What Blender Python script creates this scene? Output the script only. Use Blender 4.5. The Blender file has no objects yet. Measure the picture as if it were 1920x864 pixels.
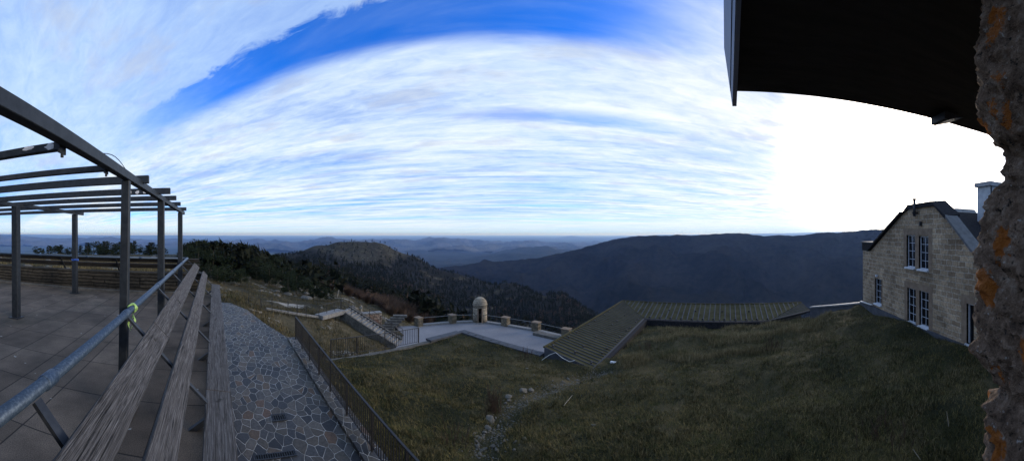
import bpy, bmesh, math, random
import numpy as np
from mathutils import Vector, Matrix, noise as mnoise

random.seed(7)
rng = np.random.default_rng(7)
SC = bpy.context.scene
COL = SC.collection
R = math.radians

# ------------------------------------------------------------------ frame
# The camera stands at the origin (z = 0 is its height).  +Y runs along the
# verge of the roof above it, -X runs along the terrace fence.
F, PX0, HY = 611.155, 1362.0, 438.0
YAW = (PX0 - 960.0) / F


def az(px):
    return (px - PX0) / F


def P(px, py, D):
    a = az(px)
    return Vector((D * math.sin(a), D * math.cos(a), (HY - py) / F * D))


def G(px, py, z):
    """point of the level z seen at a pixel of the photograph"""
    return P(px, py, -z * F / (py - HY))


def lerp(a, b, t):
    return a + (b - a) * t


# ------------------------------------------------------------------ mesh builder
class MB:
    def __init__(self):
        self.v, self.f = [], []

    def add(self, vs, fs):
        n = len(self.v)
        self.v += [tuple(p) for p in vs]
        self.f += [tuple(i + n for i in f) for f in fs]
        return self

    def box(self, x0, x1, y0, y1, z0, z1):
        return self.hexa([(x0, y0, z0), (x1, y0, z0), (x1, y1, z0), (x0, y1, z0)],
                         [(x0, y0, z1), (x1, y0, z1), (x1, y1, z1), (x0, y1, z1)])

    def hexa(self, lo, hi):
        return self.prism(lo, hi)

    def prism(self, lo, hi):
        n = len(lo)
        fs = [tuple(range(n))[::-1], tuple(range(n, 2 * n))]
        fs += [(i, (i + 1) % n, n + (i + 1) % n, n + i) for i in range(n)]
        return self.add(list(lo) + list(hi), fs)

    def bar(self, a, b, w, h, up=(0, 0, 1)):
        """rectangular bar from a to b, w across, h along up"""
        a, b, up = Vector(a), Vector(b), Vector(up)
        d = (b - a).normalized()
        s = d.cross(up)
        if s.length < 1e-5:
            s = d.cross(Vector((1, 0, 0)))
        s.normalize()
        t = s.cross(d).normalized()
        s, t = s * w / 2, t * h / 2
        lo = [a - s - t, a + s - t, a + s + t, a - s + t]
        hi = [b - s - t, b + s - t, b + s + t, b - s + t]
        return self.prism(lo, hi)

    def tube(self, pts, r, n=10, caps=True):
        pts = [Vector(p) for p in pts]
        rs = r if isinstance(r, (list, tuple)) else [r] * len(pts)
        rings = []
        for i, p in enumerate(pts):
            d = (pts[min(i + 1, len(pts) - 1)] - pts[max(i - 1, 0)]).normalized()
            s = d.cross(Vector((0, 0, 1)))
            if s.length < 1e-4:
                s = Vector((1, 0, 0))
            s.normalize()
            t = s.cross(d)
            rings.append([p + (s * math.cos(k * 2 * math.pi / n) + t * math.sin(k * 2 * math.pi / n)) * rs[i] for k in range(n)])
        vs = [q for g in rings for q in g]
        fs = []
        for i in range(len(pts) - 1):
            for k in range(n):
                a, b = i * n + k, i * n + (k + 1) % n
                fs.append((a, b, b + n, a + n))
        if caps:
            fs.append(tuple(range(n))[::-1])
            fs.append(tuple((len(pts) - 1) * n + k for k in range(n)))
        return self.add(vs, fs)

    def build(self, name, m, parent=None, smooth=False, bevel=0.0):
        me = bpy.data.meshes.new(name)
        me.from_pydata(self.v, [], self.f)
        bm = bmesh.new()
        bm.from_mesh(me)
        if bevel:
            bmesh.ops.bevel(bm, geom=bm.edges[:], offset=bevel, segments=1, affect='EDGES', clamp_overlap=True)
        bmesh.ops.recalc_face_normals(bm, faces=bm.faces[:])
        bm.to_mesh(me)
        bm.free()
        if smooth:
            me.shade_smooth()
        return link(name, me, m, parent)


def link(name, me, m, parent=None):
    if m is not None:
        me.materials.append(m)
    o = bpy.data.objects.new(name, me)
    COL.objects.link(o)
    if parent is not None:
        adopt(o, parent)
    return o


WORLD = {}


def adopt(o, parent):
    """the mesh is in world coordinates: keep it where it is"""
    o.parent = parent
    M = WORLD.get(parent.name, Matrix())
    o.matrix_parent_inverse = M.inverted()
    WORLD[o.name] = Matrix()


def tag(o, label=None, cat=None, group=None, kind=None):
    if label:
        o['label'] = label
    if cat:
        o['category'] = cat
    if group:
        o['group'] = group
    if kind:
        o['kind'] = kind
    return o


def thing(name, loc, label, cat, group=None):
    o = bpy.data.objects.new(name, None)
    o.empty_display_size = .2
    COL.objects.link(o)
    o.location = loc
    WORLD[o.name] = Matrix.Translation(Vector(loc))
    return tag(o, label, cat, group)


def mesh_np(name, verts, faces_flat, nside, m, parent=None, smooth=False):
    """fast mesh from numpy: faces_flat is an (n, nside) index array"""
    me = bpy.data.meshes.new(name)
    verts = np.asarray(verts, dtype=np.float32)
    fa = np.asarray(faces_flat, dtype=np.int32)
    me.vertices.add(len(verts))
    me.vertices.foreach_set('co', verts.ravel())
    me.loops.add(fa.size)
    me.loops.foreach_set('vertex_index', fa.ravel())
    me.polygons.add(len(fa))
    me.polygons.foreach_set('loop_start', np.arange(0, fa.size, nside, dtype=np.int32))
    me.polygons.foreach_set('loop_total', np.full(len(fa), nside, dtype=np.int32))
    me.update(calc_edges=True)
    me.validate()
    if smooth:
        me.shade_smooth()
    return link(name, me, m, parent)


# ------------------------------------------------------------------ materials
class NT:
    """small wrapper for building node trees"""

    def __init__(self, tree):
        self.t = tree

    def n(self, typ, **kw):
        o = self.t.nodes.new(typ)
        for k, v in kw.items():
            setattr(o, k, v)
        return o

    def l(self, a, b):
        self.t.links.new(a, b)
        return b

    def val(self, sock, x):
        if hasattr(x, 'is_linked') or isinstance(x, bpy.types.NodeSocket):
            self.t.links.new(x, sock)
        else:
            sock.default_value = x

    def math(self, op, a, b=0.0, clamp=False):
        o = self.n('ShaderNodeMath', operation=op, use_clamp=clamp)
        self.val(o.inputs[0], a)
        self.val(o.inputs[1], b)
        return o.outputs[0]

    def noise(self, vec, scale, detail=4.0, rough=.55, dist=0.0):
        o = self.n('ShaderNodeTexNoise')
        if vec is not None:
            self.l(vec, o.inputs['Vector'])
        o.inputs['Scale'].default_value = scale
        o.inputs['Detail'].default_value = detail
        o.inputs['Roughness'].default_value = rough
        o.inputs['Distortion'].default_value = dist
        return o.outputs['Fac']

    def mapping(self, vec, scale=(1, 1, 1), rot=(0, 0, 0), loc=(0, 0, 0)):
        o = self.n('ShaderNodeMapping')
        self.l(vec, o.inputs[0])
        o.inputs['Scale'].default_value = scale
        o.inputs['Rotation'].default_value = rot
        o.inputs['Location'].default_value = loc
        return o.outputs[0]

    def ramp(self, fac, stops):
        o = self.n('ShaderNodeValToRGB')
        self.l(fac, o.inputs[0])
        e = o.color_ramp.elements
        while len(e) < len(stops):
            e.new(.5)
        for i, (p, c) in enumerate(stops):
            e[i].position = p
            e[i].color = (c, c, c, 1) if isinstance(c, (int, float)) else (*c, 1)
        return o.outputs[0]

    def mix(self, fac, a, b, mode='MIX'):
        o = self.n('ShaderNodeMix', data_type='RGBA', blend_type=mode)
        self.val(o.inputs[0], fac)
        for s, x in ((o.inputs[6], a), (o.inputs[7], b)):
            if isinstance(x, tuple):
                s.default_value = (*x, 1) if len(x) == 3 else x
            else:
                self.l(x, s)
        return o.outputs[2]

    def smooth(self, x, a, b):
        o = self.n('ShaderNodeMapRange', interpolation_type='SMOOTHSTEP')
        self.val(o.inputs[0], x)
        o.inputs[1].default_value = a
        o.inputs[2].default_value = b
        return o.outputs[0]


def new_mat(name, rough=.8, metallic=0.0, spec=.3):
    m = bpy.data.materials.new(name)
    m.use_nodes = True
    t = NT(m.node_tree)
    b = m.node_tree.nodes['Principled BSDF']
    b.inputs['Roughness'].default_value = rough
    b.inputs['Metallic'].default_value = metallic
    b.inputs['Specular IOR Level'].default_value = spec
    tc = t.n('ShaderNodeTexCoord').outputs['Object']
    return m, t, b, tc


def bump(t, b, height, dist=.01, strength=1.0, normal=None):
    o = t.n('ShaderNodeBump')
    o.inputs['Distance'].default_value = dist
    o.inputs['Strength'].default_value = strength
    t.l(height, o.inputs['Height'])
    t.l(o.outputs[0], b.inputs['Normal'])


def plain(name, c1, c2, scale=8.0, rough=.7, metallic=0.0, bd=.003, stretch=(1, 1, 1), spec=.3, lo=.35, hi=.65):
    m, t, b, tc = new_mat(name, rough, metallic, spec)
    v = t.mapping(tc, stretch)
    f = t.noise(v, scale, 6, .6)
    t.l(t.ramp(f, [(lo, c1), (hi, c2)]), b.inputs['Base Color'])
    if bd:
        bump(t, b, f, bd)
    return m


M = {}
M['steel'] = plain('painted_grey_steel', (.013, .017, .023), (.025, .031, .040), 14, .55, 0, .0015)
M['steel_dark'] = plain('dark_steel', (.016, .019, .025), (.032, .036, .045), 14, .55, 0, .0015)
M['black_iron'] = plain('black_iron', (.012, .012, .014), (.024, .024, .026), 20, .5, 0, .001)
M['white_flake'] = plain('bare_primer', (.5, .5, .52), (.7, .7, .72), 20, .7)
M['ribbon'] = plain('green_tape', (.25, .45, .12), (.5, .7, .25), 30, .4)
M['blue_tape'] = plain('blue_tape', (.02, .06, .3), (.03, .1, .45), 30, .4)
M['concrete'] = plain('pale_concrete', (.13, .13, .13), (.22, .217, .213), 5, .9, 0, .004)
M['concrete_dark'] = plain('stained_concrete', (.06, .057, .052), (.13, .122, .11), 3.5, .9, 0, .006)
M['zinc'] = plain('zinc_sheet', (.16, .17, .185), (.25, .26, .28), 3, .5, .4, .001)
M['membrane'] = plain('dark_membrane', (.035, .04, .05), (.06, .066, .08), 3, .7, 0, .002)
M['lead'] = plain('lead_sheet', (.06, .064, .07), (.10, .105, .115), 4, .6, 0, .002)
M['cabin'] = plain('cabin_sheet', (.30, .33, .36), (.40, .43, .46), 4, .6, 0, .001)
M['white_paint'] = plain('white_sill_paint', (.40, .42, .45), (.55, .57, .60), 6, .6)
M['frame_grey'] = plain('window_frame_paint', (.3, .33, .38), (.42, .45, .5), 8, .5)
M['cable'] = plain('white_cable', (.5, .5, .48), (.65, .64, .6), 8, .6)
M['dead_stick'] = plain('bleached_stick', (.22, .2, .17), (.35, .32, .27), 12, .9)
M['slate'] = plain('dark_slate', (.012, .012, .014), (.028, .028, .032), 7, .85, 0, .004, (1, 4, 1), .08)
M['bark'] = plain('bark', (.03, .024, .018), (.07, .056, .042), 12, .95, 0, .01, (1, 1, .3))


def mat_glass():
    m, t, b, tc = new_mat('window_glass', .08, 0, .6)
    b.inputs['Base Color'].default_value = (.006, .007, .009, 1)
    return m


M['glass'] = mat_glass()


def mat_pipe():
    m, t, b, tc = new_mat('galvanised_pipe', .48, .35, .4)
    f = t.noise(t.mapping(tc, (2, 9, 9)), 9, 8, .7)
    f2 = t.noise(tc, 60, 3, .6)
    c = t.mix(t.smooth(f2, .45, .65), t.ramp(f, [(.3, (.026, .046, .080)), (.7, (.052, .082, .130))]), (.075, .11, .16))
    t.l(c, b.inputs['Base Color'])
    bump(t, b, f, .001)
    return m


M['pipe'] = mat_pipe()


def mat_wood(axis, seed, dark=1.0):
    m, t, b, tc = new_mat('weathered_wood', .85, 0, .2)
    s = (.35, 15, 15) if axis == 'x' else (15, .35, 15)
    info = t.n('ShaderNodeObjectInfo').outputs['Random']
    off = t.n('ShaderNodeVectorMath', operation='ADD')
    t.l(tc, off.inputs[0])
    cmb = t.n('ShaderNodeCombineXYZ')
    t.l(t.math('MULTIPLY', info, 37.0), cmb.inputs[0])
    t.l(t.math('MULTIPLY', info, 11.0), cmb.inputs[1])
    t.l(cmb.outputs[0], off.inputs[1])
    v = t.mapping(off.outputs[0], s)
    warp = t.noise(v, 1.2, 3, .5, .6)
    grain = t.noise(v, 11, 8, .72, .9)
    knots = t.noise(off.outputs[0], 3.2, 2, .5)
    streak = t.noise(t.mapping(off.outputs[0], (.22, 22, 22) if axis == 'x' else (22, .22, 22)), 6, 5, .7)
    c = t.ramp(grain, [(.36, (.018 * dark, .0165 * dark, .0165 * dark)), (.48, (.070 * dark, .066 * dark, .066 * dark)), (.64, (.185 * dark, .180 * dark, .182 * dark))])
    c = t.mix(t.math('MULTIPLY', t.smooth(warp, .48, .72), .6), c, (.055 * dark, .05 * dark, .046 * dark))
    c = t.mix(t.smooth(streak, .58, .64), c, (.022, .021, .021))
    c = t.mix(t.smooth(knots, .70, .74), c, (.03, .028, .026))
    t.l(c, b.inputs['Base Color'])
    h = t.math('SUBTRACT', grain, t.math('MULTIPLY', t.smooth(streak, .58, .66), 1.2))
    bump(t, b, h, .012)
    return m


M['wood_x'] = mat_wood('x', 1)
M['wood_y'] = mat_wood('y', 2, .55)


def mat_tiles():
    m, t, b, tc = new_mat('terrace_slabs', .85, 0, .3)
    br = t.n('ShaderNodeTexBrick')
    br.offset = 0.0
    t.l(t.mapping(tc, (1, 1, 1), (0, 0, R(0))), br.inputs['Vector'])
    br.inputs['Scale'].default_value = 1.0
    br.inputs['Brick Width'].default_value = .9
    br.inputs['Row Height'].default_value = .6
    br.inputs['Mortar Size'].default_value = .008
    br.inputs['Mortar Smooth'].default_value = .3
    br.inputs['Color1'].default_value = (.092, .069, .051, 1)
    br.inputs['Color2'].default_value = (.134, .104, .080, 1)
    br.inputs['Mortar'].default_value = (.022, .019, .017, 1)
    n = t.noise(tc, 90, 3, .7)
    n2 = t.noise(tc, 1.3, 5, .6)
    c = t.mix(1.0, br.outputs['Color'], t.ramp(n, [(.35, .6), (.68, 1.5)]), 'MULTIPLY')
    c = t.mix(1.0, c, t.ramp(n2, [(.32, .5), (.66, 1.25)]), 'MULTIPLY')
    stain = t.noise(tc, .45, 6, .7)
    c = t.mix(t.math('MULTIPLY', t.smooth(stain, .52, .66), .55), c, (.035, .034, .024))
    specks = t.smooth(t.noise(tc, 7, 2, .5), .74, .77)
    c = t.mix(specks, c, (.28, .27, .25))
    t.l(c, b.inputs['Base Color'])
    h = t.math('ADD', t.math('MULTIPLY', n, .15), t.math('MULTIPLY', br.outputs['Fac'], -1.0))
    bump(t, b, h, .006)
    return m


M['tiles'] = mat_tiles()


def mat_flag(scale=3.7):
    m, t, b, tc = new_mat('crazy_paving', .6, 0, .4)
    flat = t.mapping(tc, (.85, 1.35, 0), (0, 0, R(25)))
    wob = t.n('ShaderNodeTexNoise')
    t.l(flat, wob.inputs['Vector'])
    wob.inputs['Scale'].default_value = 1.7
    mixv = t.n('ShaderNodeMix', data_type='VECTOR')
    mixv.inputs[0].default_value = .12
    t.l(flat, mixv.inputs[4])
    t.l(wob.outputs['Color'], mixv.inputs[5])
    pv = mixv.outputs[1]
    ve = t.n('ShaderNodeTexVoronoi', feature='DISTANCE_TO_EDGE', voronoi_dimensions='2D')
    vc = t.n('ShaderNodeTexVoronoi', feature='F1', voronoi_dimensions='2D')
    for q in (ve, vc):
        t.l(pv, q.inputs['Vector'])
        q.inputs['Scale'].default_value = scale
        q.inputs['Randomness'].default_value = 1.0
    sep = t.n('ShaderNodeSeparateColor')
    t.l(vc.outputs['Color'], sep.inputs[0])
    stone = t.ramp(sep.outputs[0], [(0, (.012, .012, .014)), (.25, (.028, .029, .032)), (.45, (.060, .050, .037)), (.6, (.032, .033, .036)), (.8, (.070, .063, .054)), (.93, (.082, .074, .064)), (.97, (.078, .053, .032)), (1, (.082, .046, .026))])
    n = t.noise(tc, 16, 6, .65)
    n2 = t.noise(tc, 1.1, 4, .6)
    stone = t.mix(1.0, stone, t.ramp(n, [(.3, .5), (.7, 1.5)]), 'MULTIPLY')
    edge = t.math('ADD', ve.outputs['Distance'], t.math('MULTIPLY', t.math('SUBTRACT', n, .5), .05))
    joint = t.math('SUBTRACT', 1.0, t.smooth(edge, .012, .036))
    mort = t.mix(t.smooth(t.noise(tc, 3.5, 4, .6), .36, .6), (.13, .128, .12), (.36, .355, .34))
    c = t.mix(joint, stone, mort)
    c = t.mix(t.smooth(n2, .62, .8), c, (.05, .052, .035))
    t.l(c, b.inputs['Base Color'])
    h = t.math('ADD', t.smooth(edge, .02, .08), t.math('MULTIPLY', n, .35))
    bump(t, b, h, .02)
    return m


M['flag'] = mat_flag()
M['flag_small'] = mat_flag(4.4)


def mat_ground(name, stops, scale=.45, fine=9.0, rocks=0.0, bd=.05, rockscale=.9):
    m, t, b, tc = new_mat(name, .95, 0, .1)
    n1 = t.noise(tc, scale, 6, .65)
    n2 = t.noise(tc, fine, 6, .7)
    f = t.math('ADD', t.math('MULTIPLY', n1, .65), t.math('MULTIPLY', n2, .35))
    c = t.ramp(f, stops)
    if rocks:
        n3 = t.noise(tc, rockscale, 8, .75, .4)
        rk = t.smooth(n3, rocks, rocks + .05)
        c = t.mix(rk, c, (.25, .235, .21))
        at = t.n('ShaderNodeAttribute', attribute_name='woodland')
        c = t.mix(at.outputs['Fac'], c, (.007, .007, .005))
    t.l(c, b.inputs['Base Color'])
    bump(t, b, n2, bd)
    return m


M['lawn'] = mat_ground('lawn_soil', [(.36, (.012, .013, .007)), (.47, (.024, .025, .012)), (.56, (.05, .043, .022)), (.66, (.09, .073, .042))], .5, 9)
M['hill'] = mat_ground('hillside_turf', [(.34, (.014, .014, .009)), (.45, (.030, .027, .015)), (.55, (.058, .049, .028)), (.66, (.095, .078, .048))], .10, 1.6, .57, .12, .22)
M['gravel'] = mat_ground('rubble_soil', [(.36, (.03, .03, .022)), (.52, (.08, .076, .062)), (.66, (.2, .19, .17))], 1.2, 14)


def mat_court():
    m, t, b, tc = new_mat('courtyard_slab', .8, 0, .3)
    n = t.noise(tc, .25, 6, .6)
    n2 = t.noise(tc, 5, 5, .7)
    f = t.math('ADD', t.math('MULTIPLY', n, .6), t.math('MULTIPLY', n2, .4))
    t.l(t.ramp(f, [(.36, (.135, .135, .148)), (.62, (.205, .205, .22))]), b.inputs['Base Color'])
    return m


M['court'] = mat_court()


def mat_far(name, c1, c2, scale, bd, bs):
    m, t, b, tc = new_mat(name, 1.0, 0, 0)
    n = t.noise(tc, scale, 8, .65)
    n2 = t.noise(tc, scale * 9, 6, .7)
    f = t.math('ADD', t.math('MULTIPLY', n, .6), t.math('MULTIPLY', n2, .4))
    t.l(t.ramp(f, [(.4, c1), (.62, c2)]), b.inputs['Base Color'])
    bump(t, b, n2, bd)
    return m


def mat_foliage(name, c1, c2, c3):
    m, t, b, tc = new_mat(name, .9, 0, .1)
    g = t.n('ShaderNodeNewGeometry')
    info = t.n('ShaderNodeObjectInfo').outputs['Random']
    r = g.outputs['Random Per Island']
    c = t.mix(r, c1, c2)
    c = t.mix(t.math('MULTIPLY', info, .6), c, c3)
    t.l(c, b.inputs['Base Color'])
    return m


M['needle'] = mat_foliage('pine_needles', (.009, .015, .008), (.024, .034, .016), (.015, .020, .012))
M['forest'] = mat_foliage('forest_needles', (.005, .008, .005), (.016, .019, .011), (.011, .013, .008))
M['twig'] = mat_foliage('bare_twigs', (.045, .030, .022), (.085, .056, .040), (.06, .042, .032))


def mat_grass(name, stops, scale, green=.6):
    m, t, b, tc = new_mat(name, .9, 0, .15)
    r = t.n('ShaderNodeNewGeometry').outputs['Random Per Island']
    n = t.noise(tc, scale, 5, .65)
    f = t.math('ADD', t.math('MULTIPLY', n, .7), t.math('MULTIPLY', r, .3))
    gr = t.noise(tc, scale * 1.7 + .2, 4, .6)
    c = t.mix(t.math('MULTIPLY', t.smooth(gr, .56, .68), green), t.ramp(f, stops), (.034, .050, .013))
    bare = t.noise(tc, .9, 5, .7)
    c = t.mix(t.math('MULTIPLY', t.smooth(bare, .60, .70), green), c, (.13, .105, .06))
    t.l(c, b.inputs['Base Color'])
    return m


M['grass'] = mat_grass('lawn_grass', [(.34, (.026, .028, .010)), (.44, (.058, .056, .018)), (.54, (.115, .096, .036)), (.66, (.19, .145, .062))], .55)
M['dry'] = mat_grass('dry_hill_grass', [(.3, (.026, .026, .012)), (.5, (.062, .052, .027)), (.7, (.15, .12, .062))], .2)


M['tussock'] = mat_grass('tussock_blades', [(.33, (.018, .020, .009)), (.46, (.05, .046, .02)), (.56, (.11, .09, .042)), (.68, (.19, .15, .08))], .9)
M['straw'] = mat_grass('straw_grass', [(.3, (.07, .06, .028)), (.5, (.15, .12, .06)), (.7, (.26, .21, .12))], .3)


def mat_rock(name='limestone', a=(.05, .047, .042), c=(.165, .158, .145)):
    m, t, b, tc = new_mat(name, .9, 0, .2)
    info = t.n('ShaderNodeObjectInfo').outputs['Random']
    n = t.noise(tc, 5, 8, .7)
    col = t.ramp(n, [(.3, a), (.68, c)])
    col = t.mix(t.math('MULTIPLY', info, .55), col, (.12, .11, .09))
    t.l(col, b.inputs['Base Color'])
    bump(t, b, n, .03)
    return m


M['rock'] = mat_rock()


def mat_masonry(name, plane, bw, bh, mortar, c1, c2, mcol, ms=.02):
    """coursed stone; plane tells which axes run along and up the wall"""
    m, t, b, tc = new_mat(name, .9, 0, .2)
    sp = t.n('ShaderNodeSeparateXYZ')
    t.l(tc, sp.inputs[0])
    cb = t.n('ShaderNodeCombineXYZ')
    wob = t.noise(tc, 2.2, 3, .6)
    off = t.math('MULTIPLY', t.math('SUBTRACT', wob, .5), .16)
    if plane == 'round':
        ang = t.math('MULTIPLY', t.math('ARCTAN2', sp.outputs[0], sp.outputs[1]), .85)
        t.l(t.math('ADD', ang, off), cb.inputs[0])
    else:
        t.l(t.math('ADD', sp.outputs['XYZ'.index(plane)], off), cb.inputs[0])
    t.l(t.math('ADD', sp.outputs[2], t.math('MULTIPLY', off, .6)), cb.inputs[1])
    br = t.n('ShaderNodeTexBrick')
    t.l(cb.outputs[0], br.inputs['Vector'])
    br.inputs['Scale'].default_value = 1
    br.inputs['Brick Width'].default_value = bw
    br.inputs['Row Height'].default_value = bh
    br.inputs['Mortar Size'].default_value = ms
    br.inputs['Mortar Smooth'].default_value = .4
    br.inputs['Color1'].default_value = (*c1, 1)
    br.inputs['Color2'].default_value = (*c2, 1)
    br.inputs['Mortar'].default_value = (*mcol, 1)
    br.squash = .75
    br.squash_frequency = 3
    n = t.noise(tc, 9, 7, .7)
    n2 = t.noise(tc, .8, 4, .6)
    c = t.mix(1.0, br.outputs['Color'], t.ramp(n, [(.3, .55), (.7, 1.4)]), 'MULTIPLY')
    c = t.mix(1.0, c, t.ramp(n2, [(.35, .7), (.65, 1.2)]), 'MULTIPLY')
    t.l(c, b.inputs['Base Color'])
    h = t.math('SUBTRACT', t.math('MULTIPLY', n, .6), br.outputs['Fac'])
    bump(t, b, h, .03)
    return m


M['gable'] = mat_masonry('gable_masonry', 'Y', .55, .235, .02, (.18, .13, .085), (.34, .258, .17), (.38, .335, .27), .020)
M['gable_side'] = mat_masonry('side_masonry', 'X', .55, .235, .02, (.18, .13, .085), (.34, .258, .17), (.38, .335, .27), .020)
M['dressed'] = plain('dressed_stone', (.14, .10, .07), (.21, .16, .115), 4, .9, 0, .006)
M['sentry'] = mat_masonry('sentry_masonry', 'round', .34, .17, .02, (.20, .165, .12), (.36, .31, .24), (.16, .14, .11), .022)
M['pillar'] = mat_masonry('pillar_masonry', 'X', .33, .19, .02, (.11, .09, .06), (.22, .185, .13), (.10, .085, .065), .02)
M['rubble_wall'] = mat_masonry('rubble_wall', 'Y', .5, .3, .02, (.16, .10, .08), (.36, .31, .26), (.09, .07, .06), .03)
M['parapet'] = mat_masonry('parapet_courses', 'Y', 1.6, .11, .02, (.030, .027, .022), (.062, .054, .042), (.014, .013, .011), .02)
M['terrace_side'] = mat_masonry('terrace_masonry', 'X', .6, .25, .02, (.10, .085, .07), (.2, .17, .14), (.2, .19, .17), .02)


def mat_roof():
    m, t, b, tc = new_mat('olive_sheet_roof', .75, 0, .04)
    n = t.noise(tc, 1.3, 5, .6)
    n2 = t.noise(tc, 14, 4, .6)
    c = t.ramp(n, [(.35, (.042, .038, .018)), (.65, (.070, .063, .032))])
    c = t.mix(t.smooth(n2, .62, .74), c, (.085, .078, .052))
    t.l(c, b.inputs['Base Color'])
    return m


M['roof'] = mat_roof()


def mat_lichen_stone():
    m, t, b, tc = new_mat('lichen_rubble_stone', .9, 0, .2)
    n = t.noise(tc, 26, 9, .75)
    n2 = t.noise(tc, 75, 6, .7)
    n3 = t.noise(tc, 160, 3, .6)
    c = t.ramp(n, [(.30, (.04, .027, .019)), (.42, (.16, .105, .07)), (.54, (.31, .215, .15)), (.68, (.50, .41, .33))])
    c = t.mix(t.smooth(n2, .60, .70), c, (.58, .56, .52))
    c = t.mix(t.smooth(n2, .46, .34), c, (.022, .018, .016))
    vo = t.n('ShaderNodeTexVoronoi', feature='F1')
    t.l(t.mapping(tc, (1, 1, .8), (0, 0, 0), (.03, .4, .2)), vo.inputs['Vector'])
    vo.inputs['Scale'].default_value = 16.0
    sep = t.n('ShaderNodeSeparateColor')
    t.l(vo.outputs['Color'], sep.inputs[0])
    d = t.math('ADD', vo.outputs['Distance'], t.math('MULTIPLY', t.math('SUBTRACT', n2, .5), .7))
    pick = t.math('GREATER_THAN', sep.outputs[1], .40)
    lich = t.math('MULTIPLY', t.smooth(d, .44, .37), pick)
    c = t.mix(t.math('MULTIPLY', lich, .85), c, t.mix(n3, (.30, .075, .008), (.62, .20, .02)))
    t.l(c, b.inputs['Base Color'])
    h = t.math('ADD', t.math('MULTIPLY', n, 1.0), t.math('MULTIPLY', n2, .5))
    bump(t, b, h, .035)
    return m


M['lichen'] = mat_lichen_stone()
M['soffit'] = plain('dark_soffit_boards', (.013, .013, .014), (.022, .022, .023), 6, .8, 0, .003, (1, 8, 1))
M['fascia'] = plain('blue_grey_fascia', (.14, .18, .27), (.2, .24, .33), 5, .6, 0, .001)
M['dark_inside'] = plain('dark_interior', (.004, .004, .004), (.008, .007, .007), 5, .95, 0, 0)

# ------------------------------------------------------------------ world, sun, camera, haze
SUN_AZ, SUN_EL = az(1690), R(11)
SKYTINT = (.026, .145, .345)
GLOW = (math.sin(SUN_AZ) * math.cos(R(13)), math.cos(SUN_AZ) * math.cos(R(13)), math.sin(R(13)))


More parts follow.
